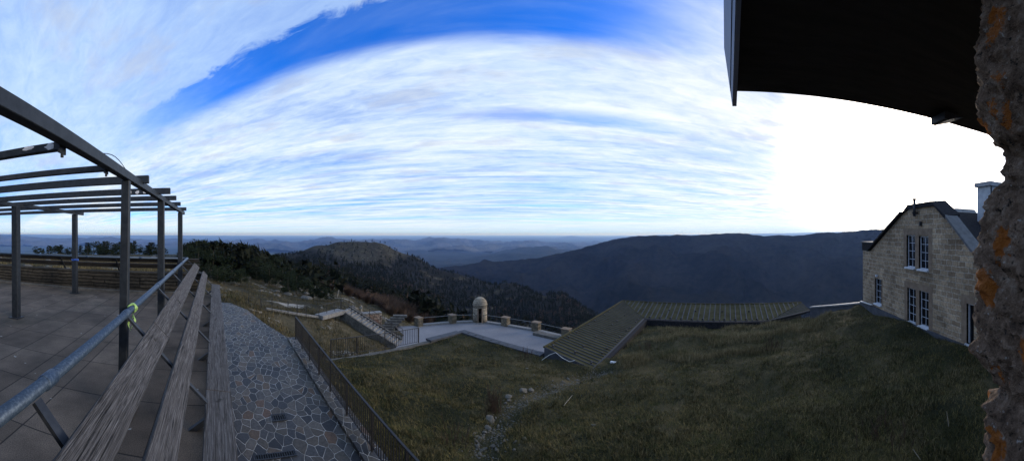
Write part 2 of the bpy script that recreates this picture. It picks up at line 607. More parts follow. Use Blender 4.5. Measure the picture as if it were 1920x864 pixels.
def build_world():
    w = bpy.data.worlds.new("World")
    SC.world = w
    w.use_nodes = True
    t = NT(w.node_tree)
    bg = w.node_tree.nodes['Background']
    sky = t.n('ShaderNodeTexSky', sky_type='NISHITA', sun_disc=False)
    sky.sun_elevation = SUN_EL
    sky.sun_rotation = SUN_AZ
    sky.altitude = 1560
    sky.air_density = 1.0
    sky.dust_density = .6
    sky.ozone_density = 2.5
    d = t.n('ShaderNodeTexCoord').outputs['Generated']

    def dot(v):
        o = t.n('ShaderNodeVectorMath', operation='DOT_PRODUCT')
        t.l(d, o.inputs[0])
        o.inputs[1].default_value = v
        return o.outputs['Value']

    fx, fy = -math.sin(YAW), math.cos(YAW)
    dz = t.math('MAXIMUM', dot((0, 0, 1)), .0)
    den = t.math('ADD', dz, .02)
    X = t.math('DIVIDE', dot((fy, -fx, 0)), den)     # towards the right of the photograph
    Y = t.math('DIVIDE', dot((fx, fy, 0)), den)      # away from the viewer
    cb = t.n('ShaderNodeCombineXYZ')
    t.l(X, cb.inputs[0])
    t.l(Y, cb.inputs[1])
    p = cb.outputs[0]
    big = t.noise(t.mapping(p, (.30, .62, 1)), .8, 5, .5, .3)
    wisp = t.noise(t.mapping(p, (.42, 2.0, 1), (0, 0, R(-4))), 1.2, 8, .60, .35)
    fine = t.noise(t.mapping(p, (2.0, 5.5, 1), (0, 0, R(16))), 1.9, 9, .68, .5)
    soft = t.noise(t.mapping(p, (.5, .9, 1)), .8, 4, .5)
    far = t.smooth(Y, 1.8, 3.4)
    # the clear lane: two edges that run across the view
    wob = t.math('MULTIPLY', t.math('SUBTRACT', wisp, .5), .22)
    wob2 = t.math('MULTIPLY', t.math('SUBTRACT', soft, .5), .22)
    rag = t.math('MULTIPLY', t.math('SUBTRACT', fine, .5), .34)
    Yw = t.math('ADD', t.math('ADD', Y, wob2), rag)
    near_edge = t.math('ADD', 1.21, t.math('MULTIPLY', X, .035))
    near_edge = t.math('SUBTRACT', near_edge, t.math('MULTIPLY', t.smooth(X, -.55, .0), .38))
    far_edge = t.math('ADD', 1.66, t.math('MULTIPLY', t.math('ABSOLUTE', t.math('ADD', X, .0)), -.085))
    a = t.smooth(t.math('SUBTRACT', Yw, near_edge), -.03, .06)
    b = t.smooth(t.math('SUBTRACT', far_edge, t.math('ADD', Y, t.math('MULTIPLY', wob, .5))), -.06, .13)
    lane = t.math('MULTIPLY', a, b)
    lane = t.math('MULTIPLY', lane, t.smooth(X, -3.1, -1.5))
    lane = t.math('MULTIPLY', lane, t.math('SUBTRACT', 1.0, t.smooth(X, .25, 1.25)))
    l2 = t.smooth(t.math('ABSOLUTE', t.math('SUBTRACT', t.math('ADD', Y, t.math('MULTIPLY', wob, 1.6)), 2.62)), .24, .02)
    l2 = t.math('MULTIPLY', l2, t.math('MULTIPLY', t.smooth(X, -.9, 0.2), t.math('SUBTRACT', 1.0, t.smooth(X, .7, 1.7))))
    breaks = t.noise(t.mapping(p, (.10, .50, 1)), 1.0, 5, .55, .3)
    l3 = t.math('MULTIPLY', t.smooth(breaks, .48, .66), t.math('MULTIPLY', t.smooth(Y, 2.6, 4.2), t.math('SUBTRACT', 1.0, t.smooth(dot(GLOW), .45, .85))))
    clear = t.math('MAXIMUM', lane, t.math('MAXIMUM', t.math('MULTIPLY', l2, .62), t.math('MULTIPLY', l3, .60)))
    thin = t.math('MULTIPLY', t.smooth(t.math('ADD', t.math('MULTIPLY', wisp, .6), t.math('MULTIPLY', soft, .4)), .42, .66), .30)
    cover = t.math('SUBTRACT', 1.0, t.math('MULTIPLY', clear, t.math('SUBTRACT', 1.0, thin)))
    # thickness of the veil: nearly even overhead, streaky further out
    streak = t.math('ADD', t.math('MULTIPLY', big, t.math('SUBTRACT', .75, t.math('MULTIPLY', far, .35))), t.math('MULTIPLY', wisp, t.math('ADD', .25, t.math('MULTIPLY', far, .35))))
    streak = t.math('ADD', streak, t.math('MULTIPLY', t.math('SUBTRACT', fine, .5), .30))
    dens = t.math('ADD', .78, t.math('MULTIPLY', t.smooth(streak, .32, .62), .22))
    dens = t.math('MULTIPLY', dens, t.math('ADD', .93, t.math('MULTIPLY', t.smooth(Y, 1.2, 1.7), .07)))
    cover = t.math('MULTIPLY', cover, dens, True)
    glow = dot(GLOW)
    g0 = t.smooth(glow, .80, 1.0)
    g1 = t.math('MULTIPLY', g0, g0)
    g2 = t.smooth(glow, .50, .95)
    # clear sky
    blue = t.mix(1.0, sky.outputs[0], SKYTINT, 'MULTIPLY')
    # clouds: lit from behind, whiter towards the sun, thicker ones greyer
    shade = t.ramp(streak, [(.36, (.33, .50, .86)), (.5, (.43, .61, .91)), (.64, (.58, .75, .97))])
    cl = t.mix(t.math('MULTIPLY', t.smooth(Y, 1.35, 1.8), .75), shade, t.ramp(streak, [(.37, (.40, .54, .79)), (.47, (.66, .79, .95)), (.60, (.88, .94, 1.0))]))
    cl = t.mix(g2, cl, t.ramp(streak, [(.38, (.66, .74, .84)), (.58, (.95, .98, 1.0))]))
    grey = t.smooth(t.noise(t.mapping(p, (.55, 1.2, 1)), 1.1, 5, .55), .60, .72)
    cl = t.mix(t.math('MULTIPLY', t.math('MULTIPLY', g1, .95), t.math('SUBTRACT', 1.0, t.math('MULTIPLY', grey, .7))), cl, t.mix(t.math("POWER", g1, 4.0), (.86, .87, .87), (8.4, 7.4, 6.2)))
    cl = t.mix(t.math('MULTIPLY', t.smooth(t.noise(t.mapping(p, (.75, 1.5, 1), (0, 0, 0), (.2, 1.3, 0)), 1.5, 6, .6), .50, .66), .55), cl, (.50, .56, .66))
    cover = t.math('MAXIMUM', cover, t.math('MULTIPLY', g1, .9))
    c = t.mix(cover, blue, cl)
    # pale band low over the horizon
    low = t.smooth(dz, .075, .0)
    c = t.mix(t.math('MULTIPLY', low, .75), c, t.mix(t.smooth(dz, .0, .035), (.52, .70, .86), (.84, .90, .92)))
    # below the horizon nothing but dim land
    below = t.smooth(dot((0, 0, 1)), -.01, -.05)
    c = t.mix(below, c, (.02, .03, .05))
    t.l(c, bg.inputs['Color'])
    bg.inputs['Strength'].default_value = 1.0
    return w


build_world()

sun = bpy.data.lights.new('sun', 'SUN')
sun.energy = 1.2
sun.angle = R(14)
sun.color = (1.0, .86, .68)
so = bpy.data.objects.new('sun', sun)
COL.objects.link(so)
so.rotation_euler = Vector((-math.sin(SUN_AZ) * math.cos(SUN_EL), -math.cos(SUN_AZ) * math.cos(SUN_EL), -math.sin(SUN_EL))).to_track_quat('-Z', 'Y').to_euler()

cam = bpy.data.cameras.new('camera')
co = bpy.data.objects.new('camera', cam)
COL.objects.link(co)
SC.camera = co
co.location = (0, 0, 0)
co.rotation_euler = (math.pi / 2, 0, YAW)
cam.type = 'PANO'
pc = cam if hasattr(cam, 'panorama_type') else cam.cycles
pc.panorama_type = 'CENTRAL_CYLINDRICAL'
pc.central_cylindrical_range_u_min = -math.pi / 2
pc.central_cylindrical_range_u_max = math.pi / 2
pc.central_cylindrical_range_v_min = -(864 - HY) / F
pc.central_cylindrical_range_v_max = HY / F
pc.central_cylindrical_radius = 1.0
cam.clip_start = .02
cam.clip_end = 400000

SC.view_settings.view_transform = 'Standard'
SC.view_settings.look = 'None'
SC.view_settings.gamma = 1
SC.view_settings.exposure = .2
SC.view_settings.use_curve_mapping = False
SC.render.engine = 'CYCLES'
SC.cycles.max_bounces = 5
SC.cycles.diffuse_bounces = 2
SC.cycles.glossy_bounces = 2
SC.cycles.volume_bounces = 2
SC.cycles.caustics_reflective = False
SC.cycles.caustics_refractive = False
SC.cycles.use_denoising = True

hm = bpy.data.materials.new('valley_haze')
hm.use_nodes = True
ht = NT(hm.node_tree)
hm.node_tree.nodes.clear()
ho = ht.n('ShaderNodeOutputMaterial')
hv = ht.n('ShaderNodeVolumePrincipled')
hv.inputs['Color'].default_value = (.30, .50, 1.0, 1)
hv.inputs['Absorption Color'].default_value = (1, 1, 1, 1)
hv.inputs['Density'].default_value = 3.8e-5
hv.inputs['Anisotropy'].default_value = 0.3
ht.l(hv.outputs[0], ho.inputs['Volume'])
HB = 96000
tag(MB().box(-HB, HB, -HB, HB, -506, 90).build('haze', hm), 'pale blue haze filling the air over the valley', 'haze', None, 'stuff')

# ------------------------------------------------------------------ far land
sea = MB()
NS = 96
ring = [(95000 * math.cos(k * 2 * math.pi / NS) * .99, 95000 * math.sin(k * 2 * math.pi / NS) * .99, -505) for k in range(NS)]
sea.add([(0, 0, -505)] + ring, [(0, k + 1, (k + 1) % NS + 1) for k in range(NS)])
M['plain'] = mat_far('distant_plain', (.03, .045, .04), (.09, .11, .10), .0006, 5, 1)
tag(sea.build('distant_plain', M['plain']), 'hazy blue lowland plain reaching out to the horizon', 'plain', None, 'structure')


def fbm(x, y, z=0.0, oct=5):
    return mnoise.fractal(Vector((x, y, z)), 1.0, 2.0, oct)


def ridge(name, label, crest, D, depth_front, depth_back, zbot, mat, amp, wl, px_step=4, rows=46, jag=.6, spur=.0):
    """a range of hills: crest given as photo columns and rows at distance D, slopes falling to either side"""
    pxs = np.arange(crest[0][0], crest[-1][0] + .1, px_step)
    ys = np.interp(pxs, [c[0] for c in crest], [c[1] for c in crest])
    Ds = np.interp(pxs, [c[0] for c in crest], [(c[2] if len(c) > 2 else D) for c in crest])
    verts = np.zeros((rows, len(pxs), 3))
    nf = int(rows * .72)
    for j, (px, y, Dc) in enumerate(zip(pxs, ys, Ds)):
        a = az(px)
        zc = (HY - y) / F * Dc
        for i in range(rows):
            if i <= nf:
                s = 1 - i / nf                       # 1 at the foot in front, 0 at the crest
                dd = Dc - depth_front * s
                z = zc + (zbot - zc) * (s ** .8)
            else:
                s = (i - nf) / (rows - 1 - nf)
                dd = Dc + depth_back * s
                z = zc + (zbot - zc) * (s ** .9)
            x, yy = dd * math.sin(a), dd * math.cos(a)
            k = min(1.0, s * 5)
            nz = fbm(x / wl, yy / wl, Dc * .001)
            rdg = 1 - abs(fbm(x / wl * .7 + 9, yy / wl * .7, 3.1)) * 2
            z += amp * k * (nz + spur * (rdg - .5))
            z += amp * .05 * jag * fbm(x / wl * 6, yy / wl * 6, 1.7)
            verts[i, j] = (x, yy, max(z, -504 if i not in (0, rows - 1) else -504))
    n = len(pxs)
    ii, jj = np.meshgrid(np.arange(rows - 1), np.arange(n - 1), indexing='ij')
    q = (ii * n + jj).ravel()
    faces = np.stack([q, q + 1, q + n + 1, q + n], 1)
    o = mesh_np(name, verts.reshape(-1, 3), faces, 4, mat, None, True)
    return tag(o, label, 'hills', None, 'structure')


M['far1'] = mat_far('farthest_hills', (.03, .04, .04), (.07, .08, .075), .0015, 40, 1)
M['far2'] = mat_far('middle_hills', (.016, .022, .022), (.12, .118, .108), .0013, 60, 1)
M['far3'] = mat_far('nearer_hills', (.018, .023, .02), (.045, .048, .04), .003, 30, 1)
M['far4'] = mat_far('wooded_mountain', (.005, .006, .006), (.026, .024, .020), .0030, 14, 1)

ridge('far_hills', 'pale blue hills farthest off with one small peak', [(380, 446), (520, 445), (620, 448), (760, 446), (880, 448), (960, 447), (1012, 446), (1040, 445.5), (1060, 443), (1070, 442), (1080, 443), (1093, 444.3), (1130, 445), (1180, 443), (1240, 440), (1300, 440), (1400, 438), (1480, 437), (1600, 434), (1700, 432), (1960, 432)], 40000, 12000, 5000, -500, M['far1'], 60, 2600)
ridge('middle_hills', 'long blue range of hills crossing the middle of the valley', [(360, 462), (440, 462), (500, 457), (540, 454), (580, 452), (610, 448), (640, 447.5), (670, 450), (700, 449), (740, 450.5), (771, 453), (796, 449), (820, 447.5), (859, 447), (887, 453), (905, 452), (927, 452), (943, 457), (959, 454), (990, 456.5), (1021, 458), (1050, 457), (1084, 461), (1140, 463), (1200, 466)], 15000, 6500, 3000, -500, M['far2'], 200, 1700, 3, 60, 1, .9)
ridge('nearer_hills', 'low dark blue foothills in front of the range', [(760, 492), (830, 486), (880, 481), (924, 477), (960, 473), (1000, 468), (1015, 466), (1034, 469), (1052, 472), (1090, 476), (1150, 480), (1200, 484)], 7000, 3600, 1500, -500, M['far3'], 120, 1100, 3, 50, 1, .8)
ridge('wooded_mountain', 'huge dark wooded mountain flank filling the valley side', [(700, 520, 2232), (780, 508, 2294), (850, 498, 2356), (930, 490, 2418), (1000, 484, 2480), (1040, 477, 2480), (1080, 467, 2480), (1120, 457), (1150, 449), (1175, 444.5), (1200, 442), (1240, 441.5), (1280, 441), (1300, 440.5), (1340, 438.5), (1386, 437), (1410, 440.5), (1440, 441.5), (1470, 440.5), (1500, 441), (1530, 437.5), (1555, 434.5), (1575, 436), (1600, 433), (1622, 431), (1650, 431), (1700, 430), (1800, 428), (1960, 425)], 2540, 1800, 900, -420, M['far4'], 56, 400, 2, 80, 2.6, 1.3)
ridge('west_hills', 'blue hills seen between the posts of the pergola', [(-60, 444), (0, 440.5), (40, 441.5), (80, 445.5), (110, 447), (145, 447), (180, 446), (210, 445), (250, 448.5), (330, 451), (400, 455), (520, 458)], 19000, 6500, 2500, -500, M['far2'], 170, 1700, 3, 50, 1, .7)
ridge('west_far_hills', 'palest hills along the horizon behind the pergola', [(-60, 438), (60, 439.5), (200, 441), (330, 441), (480, 443)], 46000, 7000, 4000, -500, M['far1'], 60, 3000)

# ------------------------------------------------------------------ near terrain
DN = np.array([8, 10, 14, 17, 22, 26, 30, 36, 45, 60, 90, 140, 220, 350, 500, 600, 700, 800, 1000.])
TT = {
    -120: [-3.2, -3.2, -3.1, -3.0, -3.0, -3.2, -3.3, -3.5, -3.8, -4.3, -6, -9, -20, -60, -110, -150, -180, -220, -300],
    330: [-4, -4, -4, -3.6, -3.4, -3.4, -3.5, -3.7, -4.0, -4.5, -6.2, -9.2, -16, -40, -90, -130, -170, -220, -300],
    380: [-6, -6, -5.6, -5.2, -4.8, -4.8, -5, -5.2, -5.5, -6.1, -8, -10.5, -14, -20, -55, -90, -140, -200, -280],
    430: [-6, -6, -5.6, -5.1, -4.5, -4.9, -5.6, -6.2, -6.8, -7.6, -9.5, -12, -15.5, -22, -45, -70, -110, -160, -260],
    500: [-6, -6, -5.8, -5.2, -5.9, -6.3, -6.8, -7.3, -8, -9.3, -11.8, -16, -22, -32, -40, -46, -52, -70, -150],
    560: [-6.5, -6.5, -6.3, -5.9, -7.2, -7.0, -7.3, -7.9, -8.9, -10.4, -14.5, -20, -28, -38, -44, -46, -45, -44, -90],
    600: [-7, -7, -6.8, -6.9, -7.5, -7.6, -7.6, -8.0, -9.2, -11, -15, -21.5, -30, -42, -48, -48, -40, -30, -70],
    640: [-7.5, -7.5, -7.5, -7.6, -8, -8.2, -8.2, -8.4, -9.6, -11.6, -16, -23, -33, -46, -52, -50, -36, -18.5, -50],
    700: [-8, -8, -8.1, -8.3, -8.6, -9.2, -9.6, -10, -11, -13.5, -19, -28, -40, -55, -62, -58, -42, -19, -50],
    760: [-10.8, -10.8, -10.8, -10.8, -10.8, -10.8, -10.8, -11.2, -12.5, -15.5, -22, -33, -48, -66, -76, -72, -60, -46, -100],
    850: [-10.8, -10.8, -10.8, -10.8, -10.8, -11, -11.2, -12, -15, -20, -30, -45, -64, -88, -100, -96, -82, -110, -200],
    950: [-11, -11, -11, -11, -11, -11, -11.3, -13, -17, -24, -36, -55, -78, -98, -98, -91, -120, -160, -260],
    1050: [-11, -11, -11, -11, -11, -11, -12, -14, -19, -27, -42, -62, -84, -98, -92, -130, -170, -220, -300],
    1150: [-11, -11, -11, -11, -11, -12, -14, -17, -22, -32, -48, -68, -88, -92, -140, -180, -230, -280, -340],
    1300: [-11, -11, -11, -11, -11, -12, -16, -21, -28, -42, -66, -100, -140, -190, -260, -300, -340, -380, -420],
    1700: [-11, -11, -11, -11, -11, -12, -16, -21, -28, -42, -66, -100, -140, -190, -260, -300, -340, -380, -420],
}
TPX = np.array(sorted(TT))
TZ = np.array([TT[k] for k in sorted(TT)], float)
LD = np.log(DN)


def zp(X):
    """the flagged path climbs away from the camera"""
    return -4.75 - .055 * (X + 14)


def lawn_z(X, Y):
    pts = LAWN_PTS
    w = 1.0 / (((pts[:, 0] - X) ** 2 + (pts[:, 1] - Y) ** 2) ** 1.6 + .05)
    return float((w * pts[:, 2]).sum() / w.sum())


LAWN_PTS = np.array([(-16, 3.6, -5.7), (-14.6, 4.6, -6.0), (-16, 5, -6.5), (-13, 3.6, -5.1), (-13, 5.2, -6.0), (-14.5, 6.5, -6.5), (-10, 3.6, -5.15), (-7, 3.6, -5.3), (-4, 3.6, -5.4), (0, 3.6, -5.45), (4, 3.6, -5.2), (9, 3.6, -4.8),
                     (-16, 6, -6.68), (-16, 7.5, -6.72), (-16, 9, -6.74), (-16, 10.5, -6.76), (-16, 12, -6.78), (-16, 15.4, -6.75), (-13, 15.4, -6.75), (-10, 15.4, -6.8), (-7, 15.2, -6.8),
                     (-12, 9, -6.45), (-9, 9, -6.3), (-9, 6, -5.8), (-12, 6, -5.9), (-6, 9, -5.95), (-5, 12, -6.3), (-4, 7, -5.5), (-1, 8, -5.35), (0, 12, -5.8), (3, 8, -5.05), (3, 12, -5.4), (6, 8, -4.8), (6, 12, -4.85),
                     (-6.4, 16, -6.95), (-6.4, 18, -7.1), (-6.4, 20, -7.25), (-6.4, 22, -7.35), (-6.4, 24, -7.45), (-5.2, 16, -6.6), (-5.2, 20, -6.85), (-5, 25.6, -7.5), (-3, 25.6, -7.5), (-1, 25.6, -7.5), (1, 25.6, -7.45), (3, 25.6, -7.3), (-4, 23, -7.0), (4.5, 25.6, -7.1), (-2, 20, -6.35), (1, 18, -6.05), (1, 22, -6.5), (4, 18, -5.6), (4, 22, -6.25), (6, 24, -6.7), (7.4, 23.2, -6.2), (5.5, 25.5, -7.0),
                     (9.1, 9.5, -4.6), (9.1, 14, -4.6), (9.1, 20.5, -4.85), (8.4, 22, -5.5), (7.5, 20, -5.2), (8, 16, -4.75)])


def terr(px, D):
    j = np.clip(np.searchsorted(TPX, px) - 1, 0, len(TPX) - 2)
    tt = (px - TPX[j]) / (TPX[j + 1] - TPX[j])
    tt = tt * tt * (3 - 2 * tt) * .5 + tt * .5
    ld = math.log(D)
    za = np.interp(ld, LD, TZ[j])
    zb = np.interp(ld, LD, TZ[j + 1])
    return za + (zb - za) * tt


COURT = [G(744, 649, -10), G(757, 628, -10), G(740, 612, -10), G(785, 610.5, -10), G(848, 605.5, -10), G(900, 602.5, -10), G(948, 609.5, -10), G(1006, 620.5, -10), G(1063, 633, -10)]
COURT += [Vector((-9.5, 27.2, -10)), Vector((-9.5, 15.2, -10)), Vector((-16.2, 15.2, -10)), Vector((-16.2, 8, -10))]


def inside(poly, x, y):
    c = False
    n = len(poly)
    for i in range(n):
        a, b = poly[i], poly[i - 1]
        if (a[1] > y) != (b[1] > y) and x < (b[0] - a[0]) * (y - a[1]) / (b[1] - a[1]) + a[0]:
            c = not c
    return c


def Gp(px, py):
    """point of the sloping path at a pixel"""
    z = -4.8
    for _ in range(30):
        q = G(px, py, z)
        z = zp(q.x)
    return q


PATH_EDGE = [Gp(*q) for q in ((555, 641), (541, 634), (518, 620), (493, 604), (464, 581), (432, 568))]
PATH = [Vector((2, 3.58, 0)), Vector((-14.2, 3.58, 0))] + PATH_EDGE[1:] + [Vector((PATH_EDGE[-1].x - .6, -.6, 0)), Vector((2, -.6, 0))]


def ground(x, y):
    """height of the open hillside"""
    D = math.hypot(x, y)
    px = PX0 + F * math.atan2(x, y)
    z = terr(px, D)
    k = min(1.0, max(0.0, (D - 20) / 40))
    z += k * (.012 * D ** .9) * fbm(x / (6 + D * .06), y / (6 + D * .06), 2.0) + .10 * fbm(x / 2.2, y / 2.2, 5.0, 3)
    if inside(PATH, x, y):
        z = min(z, zp(x) - .12)
    if y < .3 and x > -12:
        z = min(z, -3.2)
    if x > -16.3 and 3.3 < y < 27:
        z = min(z, -7.6)
    if x > -16.2 and y > 14.9:
        z = min(z, -10.6)
    if inside(COURT, x, y):
        z = min(z, -10.35)
    return z


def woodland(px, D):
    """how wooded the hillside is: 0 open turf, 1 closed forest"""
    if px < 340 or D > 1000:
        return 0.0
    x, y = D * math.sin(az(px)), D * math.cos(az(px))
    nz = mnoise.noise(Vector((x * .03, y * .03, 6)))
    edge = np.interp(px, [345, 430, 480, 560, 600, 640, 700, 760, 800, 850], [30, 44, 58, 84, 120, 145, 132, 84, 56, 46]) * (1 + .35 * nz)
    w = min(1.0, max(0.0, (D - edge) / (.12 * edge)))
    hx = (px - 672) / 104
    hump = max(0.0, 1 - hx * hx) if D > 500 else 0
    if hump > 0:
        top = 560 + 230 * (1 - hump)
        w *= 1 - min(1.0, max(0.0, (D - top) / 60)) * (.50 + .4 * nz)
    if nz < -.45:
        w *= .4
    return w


def build_terrain():
    pxs = np.arange(-110, 1560, 3.0)
    ds = [10.0]
    while ds[-1] < 1000:
        ds.append(ds[-1] * 1.022)
    verts = np.zeros((len(ds), len(pxs), 3))
    for i, d in enumerate(ds):
        for j, px in enumerate(pxs):
            a = az(px)
            x, y = d * math.sin(a), d * math.cos(a)
            verts[i, j] = (x, y, ground(x, y))
    n = len(pxs)
    ii, jj = np.meshgrid(np.arange(len(ds) - 1), np.arange(n - 1), indexing='ij')
    q = (ii * n + jj).ravel()
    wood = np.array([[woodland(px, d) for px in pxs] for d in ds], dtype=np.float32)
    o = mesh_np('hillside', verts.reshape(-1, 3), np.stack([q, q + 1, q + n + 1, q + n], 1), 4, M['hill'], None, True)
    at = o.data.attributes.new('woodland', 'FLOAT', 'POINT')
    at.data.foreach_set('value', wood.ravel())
    tag(o, 'rough yellow brown hillside falling away with pale rocks', 'hillside', None, 'structure')


build_terrain()


# ------------------------------------------------------------------ lawn
def lawn_cell(x, y):
    if x < -16.0 or x > 9.05 or y < 3.62:
        return False
    if y > 15.3 and x < -6.55:
        return False
    if y > 25.95 and x < 3.8:
        return False
    if y > 25.95:
        return False
    return True


GULLY = [G(905, 862, -5.75), G(925, 810, -5.9), G(960, 770, -6.05), G(1010, 738, -6.2), G(1060, 715, -6.35), G(1105, 695, -6.5), G(1140, 684, -6.6)]


def gully_d(x, y):
    best = 99
    for a, b in zip(GULLY[:-1], GULLY[1:]):
        ab = Vector((b.x - a.x, b.y - a.y))
        ap = Vector((x - a.x, y - a.y))
        t = max(0, min(1, ap.dot(ab) / ab.length_squared))
        best = min(best, (ap - ab * t).length)
    return best


def lawn_h(x, y):
    z = lawn_z(x, y) + .10 * fbm(x / 1.7, y / 1.7, 8.0, 4) + .05 * fbm(x / .5, y / .5, 3.0, 2)
    g = gully_d(x, y)
    return z - .16 * math.exp(-(g / .5) ** 2)


def build_lawn():
    st = .2
    xs = np.arange(-16, 9.06, st)
    ys = np.arange(3.6, 26.01, st)
    Z = np.array([[lawn_h(x, y) for x in xs] for y in ys])
    n = len(xs)
    XX, YY = np.meshgrid(xs, ys)
    verts = np.stack([XX.ravel(), YY.ravel(), Z.ravel()], 1)
    fs = [(j * n + i, j * n + i + 1, (j + 1) * n + i + 1, (j + 1) * n + i) for j in range(len(ys) - 1) for i in range(n - 1)
          if lawn_cell(xs[i] + st / 2, ys[j] + st / 2)]
    o = mesh_np('lawn', verts, np.array(fs), 4, M['lawn'], None, True)
    tag(o, 'dark uneven lawn of short tired grass', 'lawn', None, 'structure')
    return xs, ys, Z


LX, LY, LZ = build_lawn()


def lawn_at(x, y):
    i = min(max((x - LX[0]) / .2, 0), len(LX) - 1.001)
    j = min(max((y - LY[0]) / .2, 0), len(LY) - 1.001)
    a, b = int(i), int(j)
    u, v = i - a, j - b
    return (LZ[b, a] * (1 - u) + LZ[b, a + 1] * u) * (1 - v) + (LZ[b + 1, a] * (1 - u) + LZ[b + 1, a + 1] * u) * v


def blades(name, pos, hmin, hmax, w, mat, lean=.6, per=5, label='', spread=.10):
    """tufts of grass: every blade a thin bent strip"""
    pos = np.asarray(pos, float)
    n = len(pos)
    base = np.repeat(pos, per, axis=0)
    m = n * per
    base[:, :2] += rng.normal(0, spread, (m, 2))
    ang = rng.uniform(0, 2 * np.pi, m)
    hh = rng.uniform(hmin, hmax, m) * np.repeat(rng.uniform(.6, 1.25, n), per)
    ln = rng.uniform(.15, lean, m) * hh
    dx, dy = np.cos(ang), np.sin(ang)
    sx, sy = -dy, dx
    ww = w * rng.uniform(.6, 1.3, m)
    v = np.zeros((m, 5, 3))
    for k, (sg, up, out) in enumerate(((-1, 0, 0), (1, 0, 0), (.7, .6, .35), (-.7, .6, .35), (0, 1, 1))):
        v[:, k, 0] = base[:, 0] + sx * ww * sg * .5 + dx * ln * out
        v[:, k, 1] = base[:, 1] + sy * ww * sg * .5 + dy * ln * out
        v[:, k, 2] = base[:, 2] + hh * up - .02
    idx = np.arange(m)[:, None] * 5
    tris = np.concatenate([idx + np.array([0, 1, 2]), idx + np.array([0, 2, 3]), idx + np.array([3, 2, 4])], 0)
    o = mesh_np(name, v.reshape(-1, 3), tris, 3, mat)
    return tag(o, label, 'grass', None, 'stuff')


def scatter_lawn(n):
    out = []
    while len(out) < n:
        px = rng.uniform(560, 1850)
        D = 6.2 * math.exp(rng.uniform(0, math.log(29 / 6.2)))
        a = az(px)
        x, y = D * math.sin(a), D * math.cos(a)
        if not lawn_cell(x, y) or x < -15.9:
            continue
        g = gully_d(x, y)
        if g < .42 and rng.random() < .85:
            continue
        if mnoise.noise(Vector((x * .9, y * .9, 3))) < -.32 and rng.random() < .6:
            continue
        out.append((x, y, lawn_at(x, y)))
    return out


blades('lawn_grass', scatter_lawn(46000), .05, .13, .012, M['grass'], 1.3, 5, 'short matted green brown grass covering the lawn', .09)


def scatter_tussock(n):
    out = []
    while len(out) < n:
        px = rng.uniform(600, 1850)
        D = 6.2 * math.exp(rng.uniform(0, math.log(29 / 6.2)))
        a = az(px)
        x, y = D * math.sin(a), D * math.cos(a)
        if not lawn_cell(x, y) or x < -15.6 or gully_d(x, y) < .5:
            continue
        if mnoise.noise(Vector((x * .55, y * .55, 21))) + .5 * mnoise.noise(Vector((x * 2.1, y * 2.1, 5))) < .12:
            continue
        out.append((x, y, lawn_at(x, y)))
    return out


blades('tussock_grass', scatter_tussock(9000), .08, .18, .016, M['tussock'], .9, 6, 'coarser tussocks of yellow brown grass scattered over the lawn', .05)


def scatter_dry():
    out = []
    while len(out) < 5200:
        px = rng.uniform(1165, 1560)
        y = rng.uniform(575, 690)
        q = G(px, y, -6.6)
        x, yy = q.x, q.y
        if not lawn_cell(x, yy) or x < -6.4:
            continue
        if mnoise.noise(Vector((x * .45, yy * .45, 9))) < .0:
            continue
        out.append((x, yy, lawn_at(x, yy)))
    return out


blades('dry_grass', scatter_dry(), .14, .34, .014, M['straw'], .8, 5, 'taller straw coloured grass behind the metal roof', .12)


def scatter_hill(n):
    out = []
    while len(out) < n:
        px = rng.uniform(-20, 800)
        D = 13 * math.exp(rng.uniform(0, math.log(75 / 13)))
        a = az(px)
        x, y = D * math.sin(a), D * math.cos(a)
        if inside(PATH, x, y) or inside(COURT, x, y) or (y < .3 and x > -12) or (x > -16.2 and y > 3):
            continue
        z = ground(x, y)
        if mnoise.noise(Vector((x * .25, y * .25, 4))) < -.15:
            continue
        out.append((x, y, z))
    return out


blades('bleached_grass', [p for p in scatter_hill(16000) if PX0 + F * math.atan2(p[0], p[1]) < 345], .10, .30, .035, M['straw'], .9, 5, 'bleached straw grass on the open ground beyond the terrace', .25)

blades('hillside_grass', scatter_hill(15000), .12, .38, .03, M['dry'], .9, 5, 'tufty dry yellow grass on the slope', .25)

# ------------------------------------------------------------------ path, terrace
pm = MB()
pp = []
for q in PATH:
    pp.append(q)
bm_ = bmesh.new()
vs = [bm_.verts.new((q.x, q.y, zp(q.x))) for q in PATH]
bm_.faces.new(vs)
bmesh.ops.recalc_face_normals(bm_, faces=bm_.faces[:])
if bm_.faces[:][0].normal.z < 0:
    bmesh.ops.reverse_faces(bm_, faces=bm_.faces[:])
bmesh.ops.triangulate(bm_, faces=bm_.faces[:])
me = bpy.data.meshes.new('stone_path')
bm_.to_mesh(me)
bm_.free()
tag(link('stone_path', me, M['flag']), 'path of irregular blue grey flagstones with pale joints', 'path', None, 'structure')

# raised strip under the railing
st_ = MB()
xs_ = np.arange(-14.2, 2.01, .9)
for a, b in zip(xs_[:-1], xs_[1:]):
    st_.prism([(a, 3.24, zp(a) - .05), (b, 3.24, zp(b) - .05), (b, 3.74, zp(b) - .05), (a, 3.74, zp(a) - .05)],
              [(a, 3.24, zp(a) + .10), (b, 3.24, zp(b) + .10), (b, 3.74, zp(b) + .10), (a, 3.74, zp(a) + .10)])
tag(st_.build('stone_kerb', M['flag_small']), 'raised kerb of small flagstones under the railing', 'kerb', None, 'structure')

